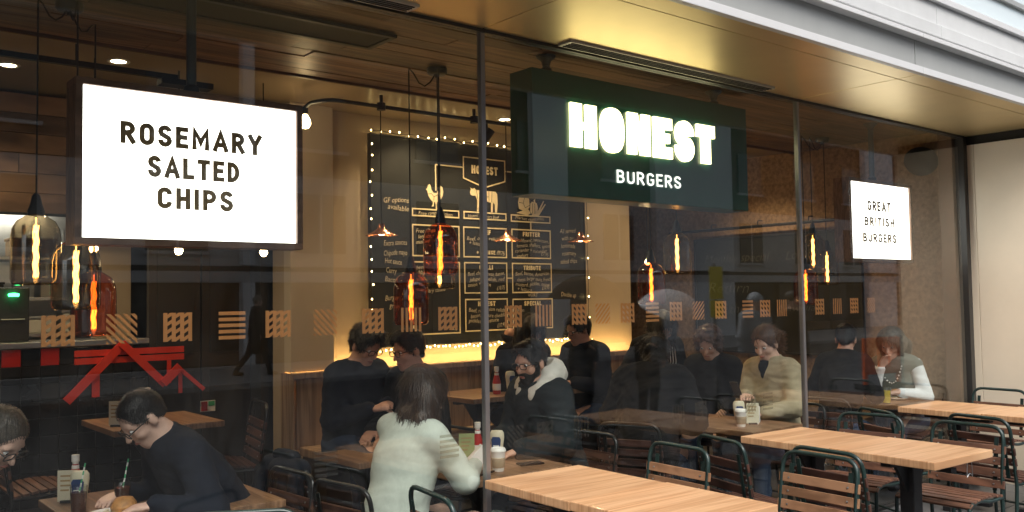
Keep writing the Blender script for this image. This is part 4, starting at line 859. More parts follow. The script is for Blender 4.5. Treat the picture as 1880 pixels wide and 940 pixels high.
def net(name, V, lo, h, mat):
    """surface nets"""
    S = V < 0; n = V.shape; c = np.zeros(tuple(q-1 for q in n), np.int8)
    for i in (0,1):
        for j in (0,1):
            for k in (0,1): c += S[i:n[0]-1+i, j:n[1]-1+j, k:n[2]-1+k]
    I = np.argwhere((c > 0) & (c < 8)); idx = np.full(c.shape, -1, np.int32); idx[tuple(I.T)] = np.arange(len(I))
    acc = np.zeros((len(I), 3)); cnt = np.zeros(len(I))
    cor = [(i,j,k) for i in (0,1) for j in (0,1) for k in (0,1)]; val = {q: V[tuple((I+np.array(q)).T)] for q in cor}
    for q in cor:
        for a in range(3):
            if q[a] == 0:
                q2 = tuple(q[m]+(m == a) for m in range(3)); v0, v1 = val[q], val[q2]; m_ = (v0 < 0) != (v1 < 0)
                t = np.where(m_, v0/np.where(m_, v0-v1, 1), 0); p = np.array(q, float)[None].repeat(len(I), 0); p[:,a] += t; acc[m_] += p[m_]; cnt[m_] += 1
    P = lo+h*(I+acc/cnt[:,None]); F = []
    for a in range(3):
        b, g = (a+1) % 3, (a+2) % 3; sl0 = [slice(None)]*3; sl1 = [slice(None)]*3; sl0[a] = slice(0, n[a]-1); sl1[a] = slice(1, n[a])
        E_ = np.argwhere(S[tuple(sl0)] != S[tuple(sl1)]); E_ = E_[(E_[:,b] > 0) & (E_[:,g] > 0) & (E_[:,b] < n[b]-1) & (E_[:,g] < n[g]-1)]
        if not len(E_): continue
        def at(db, dg): q = E_.copy(); q[:,b] -= db; q[:,g] -= dg; return idx[tuple(q.T)]
        quad = np.stack([at(1,1), at(0,1), at(0,0), at(1,0)], 1); flip = ~S[tuple(E_.T)]; quad[flip] = quad[flip][:,::-1]; F.append(quad)
    F = np.concatenate(F); F = F[(F >= 0).all(1)]
    me = bpy.data.meshes.new(name); me.vertices.add(len(P)); me.vertices.foreach_set('co', P.ravel()); me.loops.add(F.size); me.loops.foreach_set('vertex_index', F.ravel())
    me.polygons.add(len(F)); me.polygons.foreach_set('loop_start', np.arange(0, F.size, 4)); me.polygons.foreach_set('loop_total', np.full(len(F), 4)); me.update(calc_edges=True); me.validate()
    me.polygons.foreach_set('use_smooth', [True]*len(me.polygons)); me.materials.append(MAT[mat]); return me
def nrm(v): v = np.array(v, float); return v/np.linalg.norm(v)
def basis(f, up=(0,0,1)):
    f = nrm(f); l = nrm(np.cross(up, f)); return np.stack([f, l, np.cross(f, l)], 1)      # columns: forward, left, up
def ik(s, w, l1, l2, pole):
    d_ = w-s; L = min(np.linalg.norm(d_), (l1+l2)*.995); u = nrm(d_); a = (l1*l1-l2*l2+L*L)/(2*L); hh = math.sqrt(max(l1*l1-a*a, 0)); p = np.array(pole, float); p = nrm(p-u*(p@u)); return s+u*a+p*hh, s+u*L
def strands(me, dirs, n, L, wd, jit, seed):
    """fine ribbons combed over the hair surface, joined to the hair mesh"""
    nv = len(me.vertices); co = np.empty(nv*3); me.vertices.foreach_get('co', co); co = co.reshape(-1,3); no = np.empty(nv*3); me.vertices.foreach_get('normal', no); no = no.reshape(-1,3)
    rng = np.random.RandomState(seed); pick = rng.choice(nv, min(n, nv), replace=False); p = co[pick]-no[pick]*.003; N = no[pick]; D = dirs(co[pick])+rng.normal(0, jit, (len(pick),3))
    D -= N*(D*N).sum(1)[:,None]*.9; D /= np.linalg.norm(D, axis=1)[:,None]+1e-9; W = np.cross(D, N); W /= np.linalg.norm(W, axis=1)[:,None]+1e-9
    ln = L*rng.uniform(.6,1.3,len(pick))[:,None]; curl = rng.normal(0, jit*.5, (len(pick),3)); vs = []; m = len(pick)
    for k, (lift, ww) in enumerate(((0,1),(.0075,1),(.0085,.8),(.006,.15))):
        q = p+D*ln*k/3+N*lift+curl*ln*(k/3)**2*.5; vs += [q-W*wd*ww, q+W*wd*ww]
    V = np.concatenate([co]+vs); F = np.empty(len(me.loops), np.int32); me.loops.foreach_get('vertex_index', F); F = F.reshape(-1,4); base = nv+np.arange(m); fs = [F]
    for k in range(3): fs.append(np.stack([base+2*k*m, base+(2*k+1)*m, base+(2*k+3)*m, base+(2*k+2)*m], 1))
    F = np.concatenate(fs); mat = me.materials[0]; me.clear_geometry(); me.vertices.add(len(V)); me.vertices.foreach_set('co', V.ravel()); me.loops.add(F.size); me.loops.foreach_set('vertex_index', F.ravel().astype(np.int32))
    me.polygons.add(len(F)); me.polygons.foreach_set('loop_start', np.arange(0, F.size, 4)); me.polygons.foreach_set('loop_total', np.full(len(F), 4)); me.update(calc_edges=True); me.validate(); me.polygons.foreach_set('use_smooth', [True]*len(me.polygons))
    if not len(me.materials): me.materials.append(mat)
    return me
def person(label, x, y, fz, rz, head, pose='sit', lean=12, hp=20, hy=0, hands=None, top='navy', legs='denim', skin='skin_a', hair=('short','hair_black'), glasses=False, beard=None, res=.011, coat=.014, sc=1., group=None, extras=(), sleeve=None, wr=1., folds=None, stride=0, hroll=0, seat=.45, poles=None):
    """head: height of the crown above z = 0, reached by the torso's length; facing +x before turning by rz"""
    t = thing('person', label, 'person', (x,y,fz), R_(rz), group)
    crown = head-fz; hipz = fz*0+(seat+.10 if pose == 'sit' else .93*sc); la = R_(lean); u = np.array([math.sin(la),0,math.cos(la)])
    fwd = np.array([math.cos(la),0,-math.sin(la)]); left = np.array([0,1.,0]); P = np.array([0,0,hipz])
    pitch = R_(hp); hyaw = R_(hy)
    hf = np.array([math.cos(pitch)*math.cos(hyaw), math.cos(pitch)*math.sin(hyaw), -math.sin(pitch)])
    HB = basis(hf)
    if hroll: a = R_(hroll); HB = HB @ np.array([[1,0,0],[0,math.cos(a),-math.sin(a)],[0,math.sin(a),math.cos(a)]])
    hu = HB[:,2]
    tl = (crown-hipz-.115*abs(hu[2])-.10)/max(.4, math.cos(la))          # hip to neck base
    tl = max(.38, min(.62, tl)); k = tl/.50
    N = P+u*tl; ch = P+u*tl*.66; sh = P+u*tl*.90
    H = N+.45*u*.15+.55*hu*.15+fwd*.015
    S = [sh+left*.165+u*.0, sh-left*.165]
    if hands is None: hands = ((.36,.16,.74-0), (.36,-.16,.74)) if pose == 'sit' else ((.06,.25,.80*sc), (.06,-.25,.80*sc))
    arms = []
    for i in (0,1):
        sg = 1-2*i; pole = (poles[i] if poles else (-.35,sg*.55,-1)); e, w_ = ik(S[i], np.array(hands[i], float), .285, .25, pole); arms.append((S[i], e, w_))
    if pose == 'sit': L = [((0,s*.095,hipz-.01),(.42,s*.13,hipz-.03),(.40,s*.14,.10)) for s in (1,-1)]
    else: L = [((0,s*.09,hipz-.02),(.03+s*stride*.18,s*.10,.50*sc),(-.02+s*stride*.36-(.10*abs(stride) if s*stride < 0 else 0),s*.10,.09)) for s in (1,-1)]
    hd = lambda p: H+HB@np.array(p, float)
    Rb = np.stack([fwd, left, u], 1)
    def torso(f, o):
        f.ell(P+u*.03, np.array([.115,.165,.13])+o, Rb, .05); f.cap(P+u*.05, P+u*tl*.5, .115+o, .115+o, .06)
        f.ell(ch, np.array([.108,.155,.19*k])+o, Rb, .06); f.cap(sh+left*.12, sh-left*.12, .062+o, .062+o, .06)
        f.cap(P+u*.1+left*.06, ch+left*.075, .085+o, .09+o, .05); f.cap(P+u*.1-left*.06, ch-left*.075, .085+o, .09+o, .05)
        f.cap(sh+left*.10, N+u*.025, .045+o*.6, .05, .05); f.cap(sh-left*.10, N+u*.025, .045+o*.6, .05, .05)
    def arm(f, o, i, end=1.):
        s_, e, w_ = arms[i]; f.cap(s_, e, .056+o, .042+o, .035); f.cap(e, e+(w_-e)*end, .043+o, .030+o*.8, .025)
    def leg(f, o, i, end=1.):
        a, b, c = map(np.array, L[i]); f.cap(a, b, .088+o, .058+o, .04); f.cap(b, b+(c-b)*end, .056+o, .040+o, .03)
    f = Field(res); torso(f, 0)
    for i in (0,1):
        arm(f, 0, i); leg(f, 0, i); s_, e, w_ = arms[i]; a, b, c = map(np.array, L[i])
        d_ = nrm(w_-e); hv = nrm(np.array([d_[0],d_[1],d_[2]-.25])); sd = nrm(np.cross(hv, (0,0,1))); pn = np.cross(sd, hv); sg = 1-2*i
        f.ell(w_+hv*.052, (.052,.042,.018), np.stack([hv, sd, pn], 1), .02)
        for q in range(4):
            o_ = (q-1.5)*.0205; b0 = w_+hv*.085+sd*o_; b1 = b0+hv*(.036-.004*abs(q-1.3))+pn*-.008; b2 = b1+hv*.022-pn*.022; f.cap(b0, b1, .0098, .009, .006); f.cap(b1, b2, .009, .0078, .004)
        th = w_+hv*.03+sd*(sg*.036); t1 = th+hv*.035+sd*sg*.022-pn*.01; f.cap(th, t1, .013, .0105, .012); f.cap(t1, t1+hv*.028-pn*.004, .0105, .009, .004)
        f.cap(c-(0,0,.03), c+(.15,0,-.05), .042, .035, .03)
    f.cap(N-u*.02, H+hu*-.05-HB[:,0]*.015, .056, .054, .035)
    f.ell(hd((-.012,0,.035)), (.098,.076,.088), HB, .02); f.ell(hd((.028,0,-.045)), (.064,.056,.075), HB, .035); f.cap(hd((.062,-.012,-.098)), hd((.062,.012,-.098)), .02, .02, .03)
    f.cap(hd((.086,0,.012)), hd((.110,0,-.030)), .0085, .0135, .014); f.cap(hd((.074,.04,.022)), hd((.074,-.04,.022)), .013, .013, .018)
    f.cap(hd((.086,.014,-.066)), hd((.086,-.014,-.066)), .009, .009, .010)
    for s in (1,-1): f.ell(hd((.094,s*.033,.006)), (.018,.018,.013), HB, .014, -1); f.ell(hd((-.012,s*.078,-.012)), (.021,.010,.034), HB, .006); f.ell(hd((.055,s*.045,-.028)), (.03,.02,.024), HB, .02)
    body = link('body', f.build('body', skin), t)
    nz = [(.0022*wr,15,21,17,.4),(.0032*wr,29,37,52,1.9),(.0020*wr,63,71,95,.7)]
    nz = folds or nz
    g = Field(res); torso(g, coat)
    if not sleeve:
        for i in (0,1): arm(g, coat, i, .93)
    else:
        for i in (0,1): g.cap(arms[i][0]-left*(1-2*i)*.03, arms[i][0]+(arms[i][1]-arms[i][0])*.02, .05+coat, .05+coat, .03)
    g.cap(N+u*.005, N+u*.032+HB[:,0]*.01, .066+coat*.4, .062+coat*.4, .02); g.half(N+u*.045, u)
    if pose == 'stand': g.cap((0,0,hipz), (0,0,hipz-.28 if coat > .03 else hipz-.05), .15, .17 if coat > .03 else .15, .05)
    gm = g.p[-1] if 0 else None
    link('top', g.build('top', top, nz), t)
    if sleeve:
        for i in (0,1): q = Field(res); arm(q, .012, i, .93); link('sleeve', q.build('sleeve', sleeve, nz), t)
    g = Field(max(res,.013)); g.ell(P+u*.0, (.135,.175,.12), Rb, .05)
    for i in (0,1): leg(g, .016, i, .97)
    g.half(P+u*.10, u); link('trousers', g.build('trousers', legs, nz), t)
    for i in (0,1):
        c = np.array(L[i][2]); q = Field(.012); q.cap(c-(.02,0,.035), c+(.15,0,-.052), .05, .042, .03); q.half((0,0,.004), (0,0,-1)); q.half(c+(0,0,.03), (0,0,1)); link('shoe', q.build('shoe', 'black_cloth'), t)
    # hair
    st, hm = hair; hr = Field(min(res,.009)); cutf = lambda: hr.ell(hd((.108,0,-.034)), (.080,.092,.116), HB, .015, -1)
    hn = [(.003,60,60,25,.3),(.0022,140,130,40,1.1)]
    if st == 'thin': hr.ell(hd((-.020,0,.026)), (.094,.080,.088), HB); cutf(); hr.half(hd((0,0,-.03)), -hu); hn = [(.0012,90,80,60,.3)]
    elif st == 'crop': hr.ell(hd((-.016,0,.038)), (.101,.0805,.089), HB); hr.cap(hd((-.06,0,0)), hd((-.064,0,-.03)), .05, .038, .03); cutf(); hr.half(hd((0,0,-.05)), -hu); hn = [(.0010,90,80,60,.3)]
    elif st == 'short': hr.ell(hd((-.014,0,.042)), (.108,.086,.094), HB); hr.cap(hd((-.06,0,0)), hd((-.066,0,-.045)), .055, .04, .03); hr.cap(hd((.03,.03,.10)), hd((.06,-.03,.095)), .035, .03, .03); cutf(); hr.half(hd((0,0,-.065)), -hu)
    elif st == 'full': hr.ell(hd((-.012,0,.046)), (.116,.096,.102), HB); hr.cap(hd((.05,.05,.085)), hd((.06,-.05,.085)), .036, .036, .03); hr.cap(hd((-.06,0,0)), hd((-.06,0,-.05)), .065, .045, .03); cutf(); hn = [(.006,50,55,40,.3),(.003,110,120,90,1.1)]
    elif st == 'curly': hr.ell(hd((-.012,0,.045)), (.125,.108,.108), HB); hr.cap(hd((-.05,0,0)), hd((-.06,0,-.09)), .085, .08, .03); cutf(); hn = [(.012,55,60,50,.3),(.006,120,130,110,1.1)]
    elif st in ('long','bob'):
        hr.ell(hd((-.02,0,.036)), (.122,.104,.104), HB); dn = np.array([0,0,-1.]) if st == 'long' else -hu; lg = .26 if st == 'long' else .10
        for s in (-.07,-.035,0,.035,.07):
            a = hd((-.062+abs(s)*.5,s*1.2,.0)); m_ = a+dn*lg*.5-fwd*.035; hr.cap(a, m_, .054, .052, .03); hr.cap(m_, a+dn*lg-fwd*.03+left*s*.25, .052, .026, .03)
        for s in (1,-1): a = hd((.02,s*.078,.03)); hr.cap(a, a+dn*(.14 if st == 'long' else .11), .024, .020, .03)
        cutf(); hn = [(.0045,70,80,14,.3),(.003,150,140,22,1.1)]
    elif st == 'pony':
        hr.ell(hd((-.016,0,.040)), (.108,.086,.094), HB); a = hd((-.115,0,.035)); b = hd((-.165,0,-.03)); c = b+np.array([0,0,-.10])-HB[:,0]*.01; e = c+np.array([0,0,-.11])+HB[:,0]*.01
        hr.cap(hd((-.06,0,.02)), hd((-.05,0,-.045)), .05, .035, .03); cutf(); hr.cap(a, b, .026, .038, .02); hr.cap(b, c, .038, .036, .03); hr.cap(c, e, .036, .012, .03); hn = [(.003,90,90,30,.3),(.002,160,150,40,1.1)]
    elif st == 'beanie':
        hr.ell(hd((-.012,0,.05)), (.112,.092,.10), HB); hr.cap(hd((.02,.05,.045)), hd((.02,-.05,.045)), .06, .06, .03); hr.half(hd((0,0,.012)), -hu); hn = [(.0015,160,160,30,.2)]
    hme = hr.build('hair', hm, hn)
    if st != 'beanie' and res < .0135:
        crown_ = hd((-.05,0,.12))
        if st in ('long','bob'): df = lambda c: np.array([0,0,-1.])+.0*c
        elif st == 'pony': df = lambda c: -HB[:,0]*.8+np.array([0,0,-.35])+.0*c
        else: df = lambda c: (c-crown_)/(np.linalg.norm(c-crown_, axis=1)[:,None]+1e-6)-hu*.15
        strands(hme, df, 2600 if st in ('long','pony') else 1800, {'long':.085,'bob':.06,'pony':.06,'curly':.035,'full':.034,'crop':.012}.get(st,.022), .0016, {'curly':.9,'full':.35}.get(st,.16), int(abs(x)*1000) % 9999)
    link('beanie_hat' if st == 'beanie' else 'hair', hme, t)
    if beard:
        q = Field(min(res,.008)); q.ell(hd((.026,0,-.052)), (.070,.061,.079), HB); q.cap(hd((.064,-.012,-.104)), hd((.064,.012,-.104)), .025, .025, .03); q.ell(hd((.07,0,.02)), (.07,.066,.066), HB, .01, -1)
        for s in (1,-1): q.cap(hd((.004,s*.066,.0)), hd((.02,s*.055,-.055)), .012, .02, .03)
        q.cap(hd((.088,.02,-.052)), hd((.092,-.02,-.052)), .009, .009, .01)
        q.ell(hd((.10,0,-.068)), (.02,.02,.007), HB, .004, -1); link('beard', q.build('beard', beard, [(.0022,120,130,110,.2)]), t)
    em = MB().lathe([(0,-.0115),(.006,-.0098),(.010,-.0057),(.0115,0),(.010,.0057),(.0065,.0095)], 12).lathe([(.0065,.0095),(.003,.0112),(0,.0118)], 12, mi=1)
    if 'eye' not in CH: CH['eye'] = em.mesh('eye', ['eye_white','eye_dark'], True)
    Mh = Matrix(np.column_stack([HB[:,1], HB[:,2], HB[:,0]]).tolist())
    for s in (1,-1): o = link('eye', CH['eye'], t, tuple(hd((.0768,s*.033,.004)))); o.rotation_euler = Mh.to_euler()
    mo = MB().tube([tuple(hd(p)) for p in ((.083,.024,-.067),(.094,.012,-.064),(.0965,0,-.065),(.094,-.012,-.064),(.083,-.024,-.067))], [.003,.0055,.006,.0055,.003], 8).obj('mouth', 'lips', t, True)
    if glasses:
        gl = MB()
        for s in (1,-1):
            gl.tube([tuple(hd((.104-.012*abs(math.cos(a))*0,s*.034+.026*math.copysign(abs(math.cos(a))**.55, math.cos(a)),.003+.017*math.copysign(abs(math.sin(a))**.55, math.sin(a))))) for a in np.linspace(0,2*math.pi,15)[:-1]], .0026, 6, closed=True)
            gl.tube([tuple(hd((.103,s*.060,.008))), tuple(hd((.05,s*.080,.010))), tuple(hd((-.012,s*.083,.006))), tuple(hd((-.03,s*.08,-.012)))], .0028, 6)
        gl.tube([tuple(hd((.105,.010,.008))), tuple(hd((.110,0,.011))), tuple(hd((.105,-.010,.008)))], .0025, 6); gl.obj('glasses', 'frame_dark', t, True)
    for e in extras:
        if e == 'hood':
            q = Field(min(res,.01))
            ring = [N+u*.0+fwd*(.085*math.cos(a)+.0)+left*.105*math.sin(a)+u*(-.05*math.cos(a)+.02) for a in np.linspace(.55,2*math.pi-.55,12)]
            for a, b in zip(ring[:-1], ring[1:]): q.cap(a, b, .046, .046, .03)
            bk = N-fwd*.11+u*.04; q.ell(bk, (.09,.135,.10), Rb, .05); q.ell(bk+u*.08+fwd*.03, (.055,.075,.06), Rb, .03, -1)
            for s in (1,-1): q.cap(ring[0 if s > 0 else -1], N+fwd*.12-u*.14+left*.03*s, .032, .022, .03)
            link('fleece_hood', q.build('fleece_hood', 'fleece', [(.004,70,75,65,.2)]), t)
        elif e == 'shirt': 
            q = Field(min(res,.01)); q.cap(N-u*.02, N+u*.03+HB[:,0]*.012, .072, .066, .02); q.cap(N+fwd*.07-u*.02, ch+fwd*.09, .05, .04, .04); q.half(N+u*.05, u); link('shirt_collar', q.build('shirt_collar', 'black_cloth', nz), t)
        elif e == 'stripes':
            for s in (1,-1):
                for k_ in range(5):
                    a = N+fwd*(.085+.01*k_)+left*s*(.03+.018*k_)-u*.02; b = ch+fwd*.135+left*s*(.02+.03*k_)-u*.06
                    MB().tube([tuple(a), tuple((a+b)/2+fwd*.03), tuple(b)], .005, 6).obj('scarf_stripe', 'paper', t, True)
        elif e == 'necklace':
            for k_ in range(15):
                a = -1.25+k_*2.5/14; p = N-u*(.02+.17*math.cos(a)**2)+fwd*(.10+.035*math.cos(a))+left*.11*math.sin(a)
                MB().lathe([(0,-.009),(.009,0),(0,.009)], 8).obj('bead', 'paper', t, True, loc=tuple(p))
        elif e == 'phone':
            w_ = arms[1][2]; o = boxo('phone_in_hand', (-.004,-.034,-.07), (.004,.034,.07), 'phone', None); o['label'] = 'phone held up by '+label; o['category'] = 'phone'; o.name = 'phone'
            a = R_(rz); q = w_+np.array([.10,.0,.05]); o.location = (x+q[0]*math.cos(a)-q[1]*math.sin(a), y+q[0]*math.sin(a)+q[1]*math.cos(a), fz+q[2]); o.rotation_euler = (0, R_(28), a)
    return t
FI, FB = FLOOR_IN, FLOOR_BACK
person('person in a thick white jumper seen from behind, long dark hair', 2.40,.29,FI,6,1.215, lean=15, hp=26, hy=-14, hands=((.50,.17,.79),(.46,-.10,.80)), poles=((-.2,.6,-1),(-.1,-.8,-1)), top='knit_white', hair=('long','hair_brown'), skin='skin_c', res=.008, coat=.019, folds=[(.0062,5,8,19,.3),(.0034,14,11,36,1.1),(.0010,50,43,88,.7)])
person('bearded person with glasses in a dark jacket with white fleece hood', 3.80,.60,FI,178,1.335, lean=16, hp=14, hy=8, hands=((.42,.14,.80),(.40,-.18,.80)), top='teal_coat', hair=('short','hair_black'), skin='skin_a', glasses=True, beard='hair_black', res=.0085, coat=.045, extras=('hood',), wr=1.3)
person('person with glasses facing out, dark jumper, looking at hands by the bench', 2.97,1.74,FB,-82,1.40, lean=12, hp=30, hy=6, hands=((.30,.08,.86-.05),(.30,-.06,.84-.05)), top='navy', hair=('full','hair_black'), skin='skin_a', glasses=True, res=.0105, coat=.028)
person('person in profile with glasses and black hoodie near the menu board', 3.32,1.33,FI,184,1.41, lean=10, seat=.50, hp=14, hy=-4, hands=((.36,.12,.86),(.36,-.10,.86)), top='black_cloth', hair=('short','hair_black'), skin='skin_b', glasses=True, res=.0105, coat=.04)
person('person in black with head bowed under the menu board', 4.70,2.16,FB,-95,1.42, lean=20, hp=42, hy=0, hands=((.16,.14,1.05),(.32,-.06,.80)), top='black_cloth', hair=('long','hair_black'), skin='skin_b', res=.013, coat=.03)
person('person in a dark shirt in profile against the glowing wall', 5.32,1.82,FB,182,1.43, lean=14, hp=18, hy=-10, hands=((.36,.1,.80),(.36,-.1,.80)), top='navy', hair=('short','hair_black'), skin='skin_b', glasses=True, res=.013, coat=.03)
person('person in a bulky dark coat turned away, in front of the amber lamp', 4.78,.80,FI,24,1.30, lean=24, hp=24, hy=20, hands=((.44,.2,.80),(.44,-.2,.80)), top='black_cloth', hair=('curly','hair_black'), skin='skin_b', res=.012, coat=.075, wr=2)
person('person reading with head down, striped scarf, behind the bulky coat', 6.15,2.0,FB,-110,1.42, lean=22, hp=46, hy=0, hands=((.30,.1,.82),(.30,-.1,.82)), top='black_cloth', hair=('long','hair_black'), skin='skin_a', res=.013, coat=.03, extras=('stripes',))
person('person in a beige cardigan with a ponytail looking at a phone', 6.04,.55,FI,178,1.315, lean=8, hp=26, hy=4, hands=((.34,.10,.80),(.38,-.02,.92)), top='cardigan', hair=('pony','hair_chestnut'), skin='skin_c', res=.0085, coat=.026, extras=('shirt','phone'), wr=1.3)
person('person with curly brown hair half hidden by the beige cardigan', 6.35,1.35,FI,200,1.33, lean=18, hp=30, hy=0, top='black_cloth', hair=('curly','hair_chestnut'), skin='skin_c', res=.013, coat=.03)
person('person in a black top with back turned at the end wall table', 6.98,.62,FI,10,1.32, lean=18, hp=20, hy=14, hands=((.36,.16,.80),(.36,-.14,.80)), top='black_cloth', hair=('short','hair_black'), skin='skin_a', res=.0095, coat=.022)
person('person in a grey vest over white sleeves eating by the end wall', 7.86,.48,FI,180,1.25, lean=16, hp=30, hy=6, hands=((.34,.12,.82),(.30,-.06,1.02)), top='vest_grey', sleeve='shirt_white', hair=('bob','hair_grey'), skin='skin_c', res=.0095, coat=.02, extras=('necklace',))
person('person with greying short hair and glasses at the left edge', 0.27,.66,FI,-4,1.18, lean=38, hp=44, hy=-48, hands=((.50,.12,.66),(.40,-.12,.60)), top='black_cloth', hair=('crop','hair_salt'), skin='skin_c', glasses=True, res=.0095, coat=.028)
person('person with short dark hair and glasses bent low over the left table', 1.80,.72,FI,184,1.19, lean=36, hp=44, hy=0, hands=((.50,.20,.80),(.50,-.16,.80)), top='navy', hair=('crop','hair_black'), skin='skin_c', glasses=True, res=.0085, coat=.026)
# chairs under the guests
for x, y, z, rz, lab in ((2.34,.30,FI,8,'black chair under the white jumper'), (3.84,.60,FI,178,'black chair under the bearded man'), (4.74,.80,FI,24,'black chair under the bulky dark coat'), (6.08,.55,FI,178,'black chair under the beige cardigan'), (6.40,1.35,FI,200,'black chair under the curly brown hair'),
                         (6.93,.62,FI,10,'black chair under the black top at the end wall'), (7.88,.48,FI,180,'black chair under the grey vest'), (0.23,.66,FI,-4,'black chair under the greying guest'), (1.84,.72,FI,184,'black chair under the guest bent low'), (3.36,1.33,FI,184,'black chair under the black hoodie'), (5.36,1.82,FB,182,'black chair under the dark shirt'),
                         (2.42,1.02,FI,4,'empty black chair with a dark coat over it'), (2.3,2.2,FB,170,'empty black chair under the fire notice'), (1.25,2.25,FB,0,'empty brown backed chair left of the table under the red trestle'), (3.95,1.35,FI,184,'empty black chair beyond the bearded man')):
    chair('black_chair', lab, 'black framed chairs inside', x, y, z, rz, 'black_tube', 'slat_mid' if 'brown backed' in lab else 'slat_wet')
ct_ = thing('draped_coat', 'dark navy coat draped over an empty chair inside', 'coat', (2.42,1.02,FI), R_(4))
q = Field(.012); q.cap((-.245,.16,.80),(-.245,-.16,.80),.045,.045,.03); q.cap((-.285,.17,.74),(-.30,.15,.33),.045,.055,.05); q.cap((-.285,-.17,.74),(-.30,-.15,.33),.045,.055,.05); q.cap((-.29,.0,.76),(-.31,0,.36),.05,.06,.08); q.cap((-.20,.12,.76),(-.185,.13,.60),.03,.035,.03); q.cap((-.20,-.12,.76),(-.185,-.13,.58),.03,.035,.03); q.cap((-.27,.23,.74),(-.29,.25,.42),.042,.035,.03)
link('cloth', q.build('cloth', 'navy', [(.007,22,25,18,.4),(.004,45,41,39,1.2)]), ct_); q = Field(.012); q.cap((-.24,.08,.845),(-.24,-.08,.845),.035,.035,.02); link('collar', q.build('collar', 'navy', [(.004,45,41,39,1.2)]), ct_)

# ------------------------------------------------------------------ across the street (seen mirrored in the glass)
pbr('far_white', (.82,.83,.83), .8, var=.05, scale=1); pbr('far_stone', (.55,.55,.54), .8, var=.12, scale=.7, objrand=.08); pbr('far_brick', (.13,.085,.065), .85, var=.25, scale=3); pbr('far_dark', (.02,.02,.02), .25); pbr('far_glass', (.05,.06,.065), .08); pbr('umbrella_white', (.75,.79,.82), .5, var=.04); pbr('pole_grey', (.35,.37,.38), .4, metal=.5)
ob = thing('opposite_building', 'stone and brick building across the street with pale piers', 'building')
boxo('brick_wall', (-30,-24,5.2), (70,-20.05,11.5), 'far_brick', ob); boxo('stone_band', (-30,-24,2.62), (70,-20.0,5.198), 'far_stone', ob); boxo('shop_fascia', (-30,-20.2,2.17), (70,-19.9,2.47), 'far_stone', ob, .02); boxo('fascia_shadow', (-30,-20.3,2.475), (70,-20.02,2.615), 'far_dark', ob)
boxo('shop_interior', (-30,-24,-.1), (70,-20.6,2.6), 'far_dark', ob); boxo('parapet', (-30,-24,11.502), (70,-19.9,11.8), 'far_stone', ob)
for x0, x1 in ((-12,-10.6),(-3.4,-2.2),(9.86,10.2),(20.2,21.8),(26.4,31.2),(41.9,44.6),(52,54)):
    p = boxo('pier', (x0,-20.0,-.04), (x1,-19.7,2.165), 'far_white', ob, .02); boxo('pier_upper', (x0,-19.99,2.63), (x1,-19.7,11.4), 'far_white', ob, .02)
for k in range(22):
    x = -26+k*4.1; boxo('shop_window', (x,-20.5,.35), (x+2.6,-20.45,2.1), 'far_glass', ob); boxo('stall_riser', (x,-20.5,-.03), (x+3.9,-20.35,.33), 'far_brick', ob)
    for z in (3.0,6.0,8.9):
        f = boxo('window', (x+.6,-20.02 if z < 5 else -20.07,z), (x+2.2,-19.96,z+1.7), 'far_glass', ob); boxo('glazing_bar', (-.03,.02,-.85), (.03,.05,.85), 'lip', f); boxo('sill', (-.9,.02,-.95), (.9,.12,-.86), 'far_stone', f)
rebase(ob, (10,-22,-.04))
def umbrella(x, y, z, r, mat, lab, hz):
    t = thing('umbrella', lab, 'umbrella', (x,y,hz)); top = z-hz; n = 8; m = MB(); vs = [(0,0,top)]; fs = []
    rings = 6
    for k in range(1, rings+1):
        a = k/rings; 
        for j in range(n*3):
            an = 2*math.pi*j/(n*3); sc_ = 1-.05*a*(1-abs(math.cos(an*n/2))); vs.append((r*math.sin(a*1.15)/math.sin(1.15)*math.cos(an)*sc_, r*math.sin(a*1.15)/math.sin(1.15)*math.sin(an)*sc_, top-r*1.0*(1-math.cos(a*1.15))))
    N = n*3
    for j in range(N): fs.append((0, 1+j, 1+(j+1) % N))
    for k in range(rings-1):
        for j in range(N): fs.append((1+k*N+j, 1+(k+1)*N+j, 1+(k+1)*N+(j+1) % N, 1+k*N+(j+1) % N))
    m.add(vs, fs); m.add([(v[0]*.99, v[1]*.99, v[2]-.006) for v in vs], [tuple(reversed(f)) for f in fs]); m.obj('canopy', mat, t, True)
    for j in range(n): a = 2*math.pi*j/n; MB().tube([(r*math.sin(q*1.15)/math.sin(1.15)*math.cos(a)*.975, r*math.sin(q*1.15)/math.sin(1.15)*math.sin(a)*.975, top-.014-r*1.0*(1-math.cos(q*1.15))) for q in (0,.25,.5,.75,1)], .004, 5).obj('rib', 'steel', t)
    MB().tube([(0,0,top-.01),(0,0,.08)], .007, 8).obj('shaft', 'steel', t); MB().tube(fillet([(0,0,.09),(0,0,-.02),(.05,0,-.04),(.06,0,.02)], .03), .013, 8).obj('handle', 'frame_dark', t, True); return t
RD = -.15
person('passer by in a long black coat with fair hair, mirrored at the left', 8.71,-16.3,-.04,10,1.72, 'stand', lean=3, hp=4, top='black_cloth', legs='black_cloth', hair=('short','hair_grey'), skin='skin_c', res=.016, coat=.04, stride=.9)
person('passer by under a white umbrella, mirrored by the amber lamp', 9.75,-5.25,RD,100,1.53, 'stand', lean=3, hp=10, hands=((.16,.10,1.12),(.06,-.25,.82)), top='black_cloth', legs='black_cloth', hair=('long','hair_black'), skin='skin_a', res=.015, coat=.035)
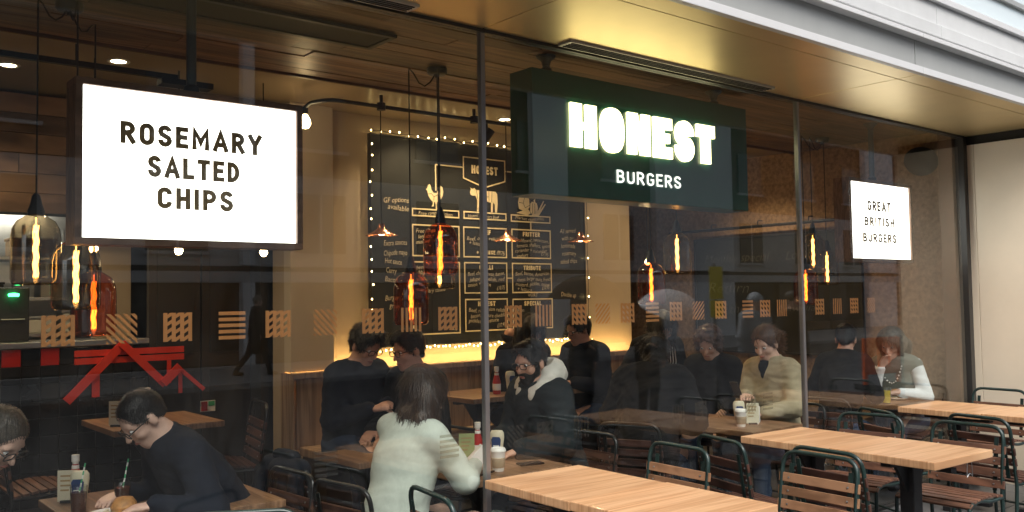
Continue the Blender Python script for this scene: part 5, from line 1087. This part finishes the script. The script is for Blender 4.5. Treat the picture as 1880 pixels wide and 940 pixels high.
umbrella(9.93,-5.1,1.74,.50,'umbrella_white','white umbrella held by a passer by, mirrored in the glass',.98).rotation_euler.x = R_(-22)
person('passer by in a grey jacket and beanie, mirrored above the cardigan', 10.95,-4.28,RD,110,1.58, 'stand', lean=2, hp=0, top='coat_blue', legs='denim', hair=('beanie','beanie'), skin='skin_c', res=.015, coat=.035)
person('passer by in dark clothes, mirrored beside the right mullion', 10.6,-3.45,RD,95,1.60, 'stand', lean=2, hp=4, top='black_cloth', legs='black_cloth', hair=('short','hair_black'), skin='skin_a', res=.015, coat=.03)
person('passer by under a black umbrella, mirrored beside the menu board', 8.30,-5.1,RD,80,1.60, 'stand', lean=2, hp=4, hands=((.16,.10,1.16),(.06,-.25,.82)), top='charcoal', legs='black_cloth', hair=('short','hair_black'), skin='skin_b', res=.015, coat=.035)
umbrella(8.32,-5.0,1.92,.52,'black_cloth','black umbrella held by a passer by, mirrored in the glass',1.0)
ys = thing('street_sign', 'yellow street works sign on a grey post, mirrored in the glass', 'sign', (10.86,-4.9,RD)); MB().tube([(0,0,0),(0,0,2.25)], .025, 10).obj('post', 'pole_grey', ys, True); boxo('plate', (-.15,.028,1.72), (.15,.04,2.2), 'yellow_paint', ys, .004); boxo('plate', (-.15,.028,1.45), (.15,.04,1.70), 'yellow_paint', ys, .004); MB().lathe([(0,0),(.12,0),(.12,.03),(.03,.05)], 14).obj('foot', 'iron', ys)
ba = thing('road_barrier', 'orange plastic road barrier, mirrored near the end wall', 'barrier', (15.97,-5.1,RD), R_(10))
for a, b in (((-.5,.1),(-.42,.95)), ((.42,.1),(.5,.95)), ((-.42,.75),(.42,.95)), ((-.42,.28),(.42,.42)), ((-.42,.42),(-.2,.75)), ((.2,.42),(.42,.75)), ((-.1,.42),(.1,.75))): boxo('moulded_panel', (a[0]+.001,-.03,a[1]+.001), (b[0]-.001,.03,b[1]-.001), 'orange_plastic', ba, .012)
for x in (-.4,.4): boxo('foot', (x-.04,-.28,0), (x+.04,.28,.11), 'iron', ba, .01)
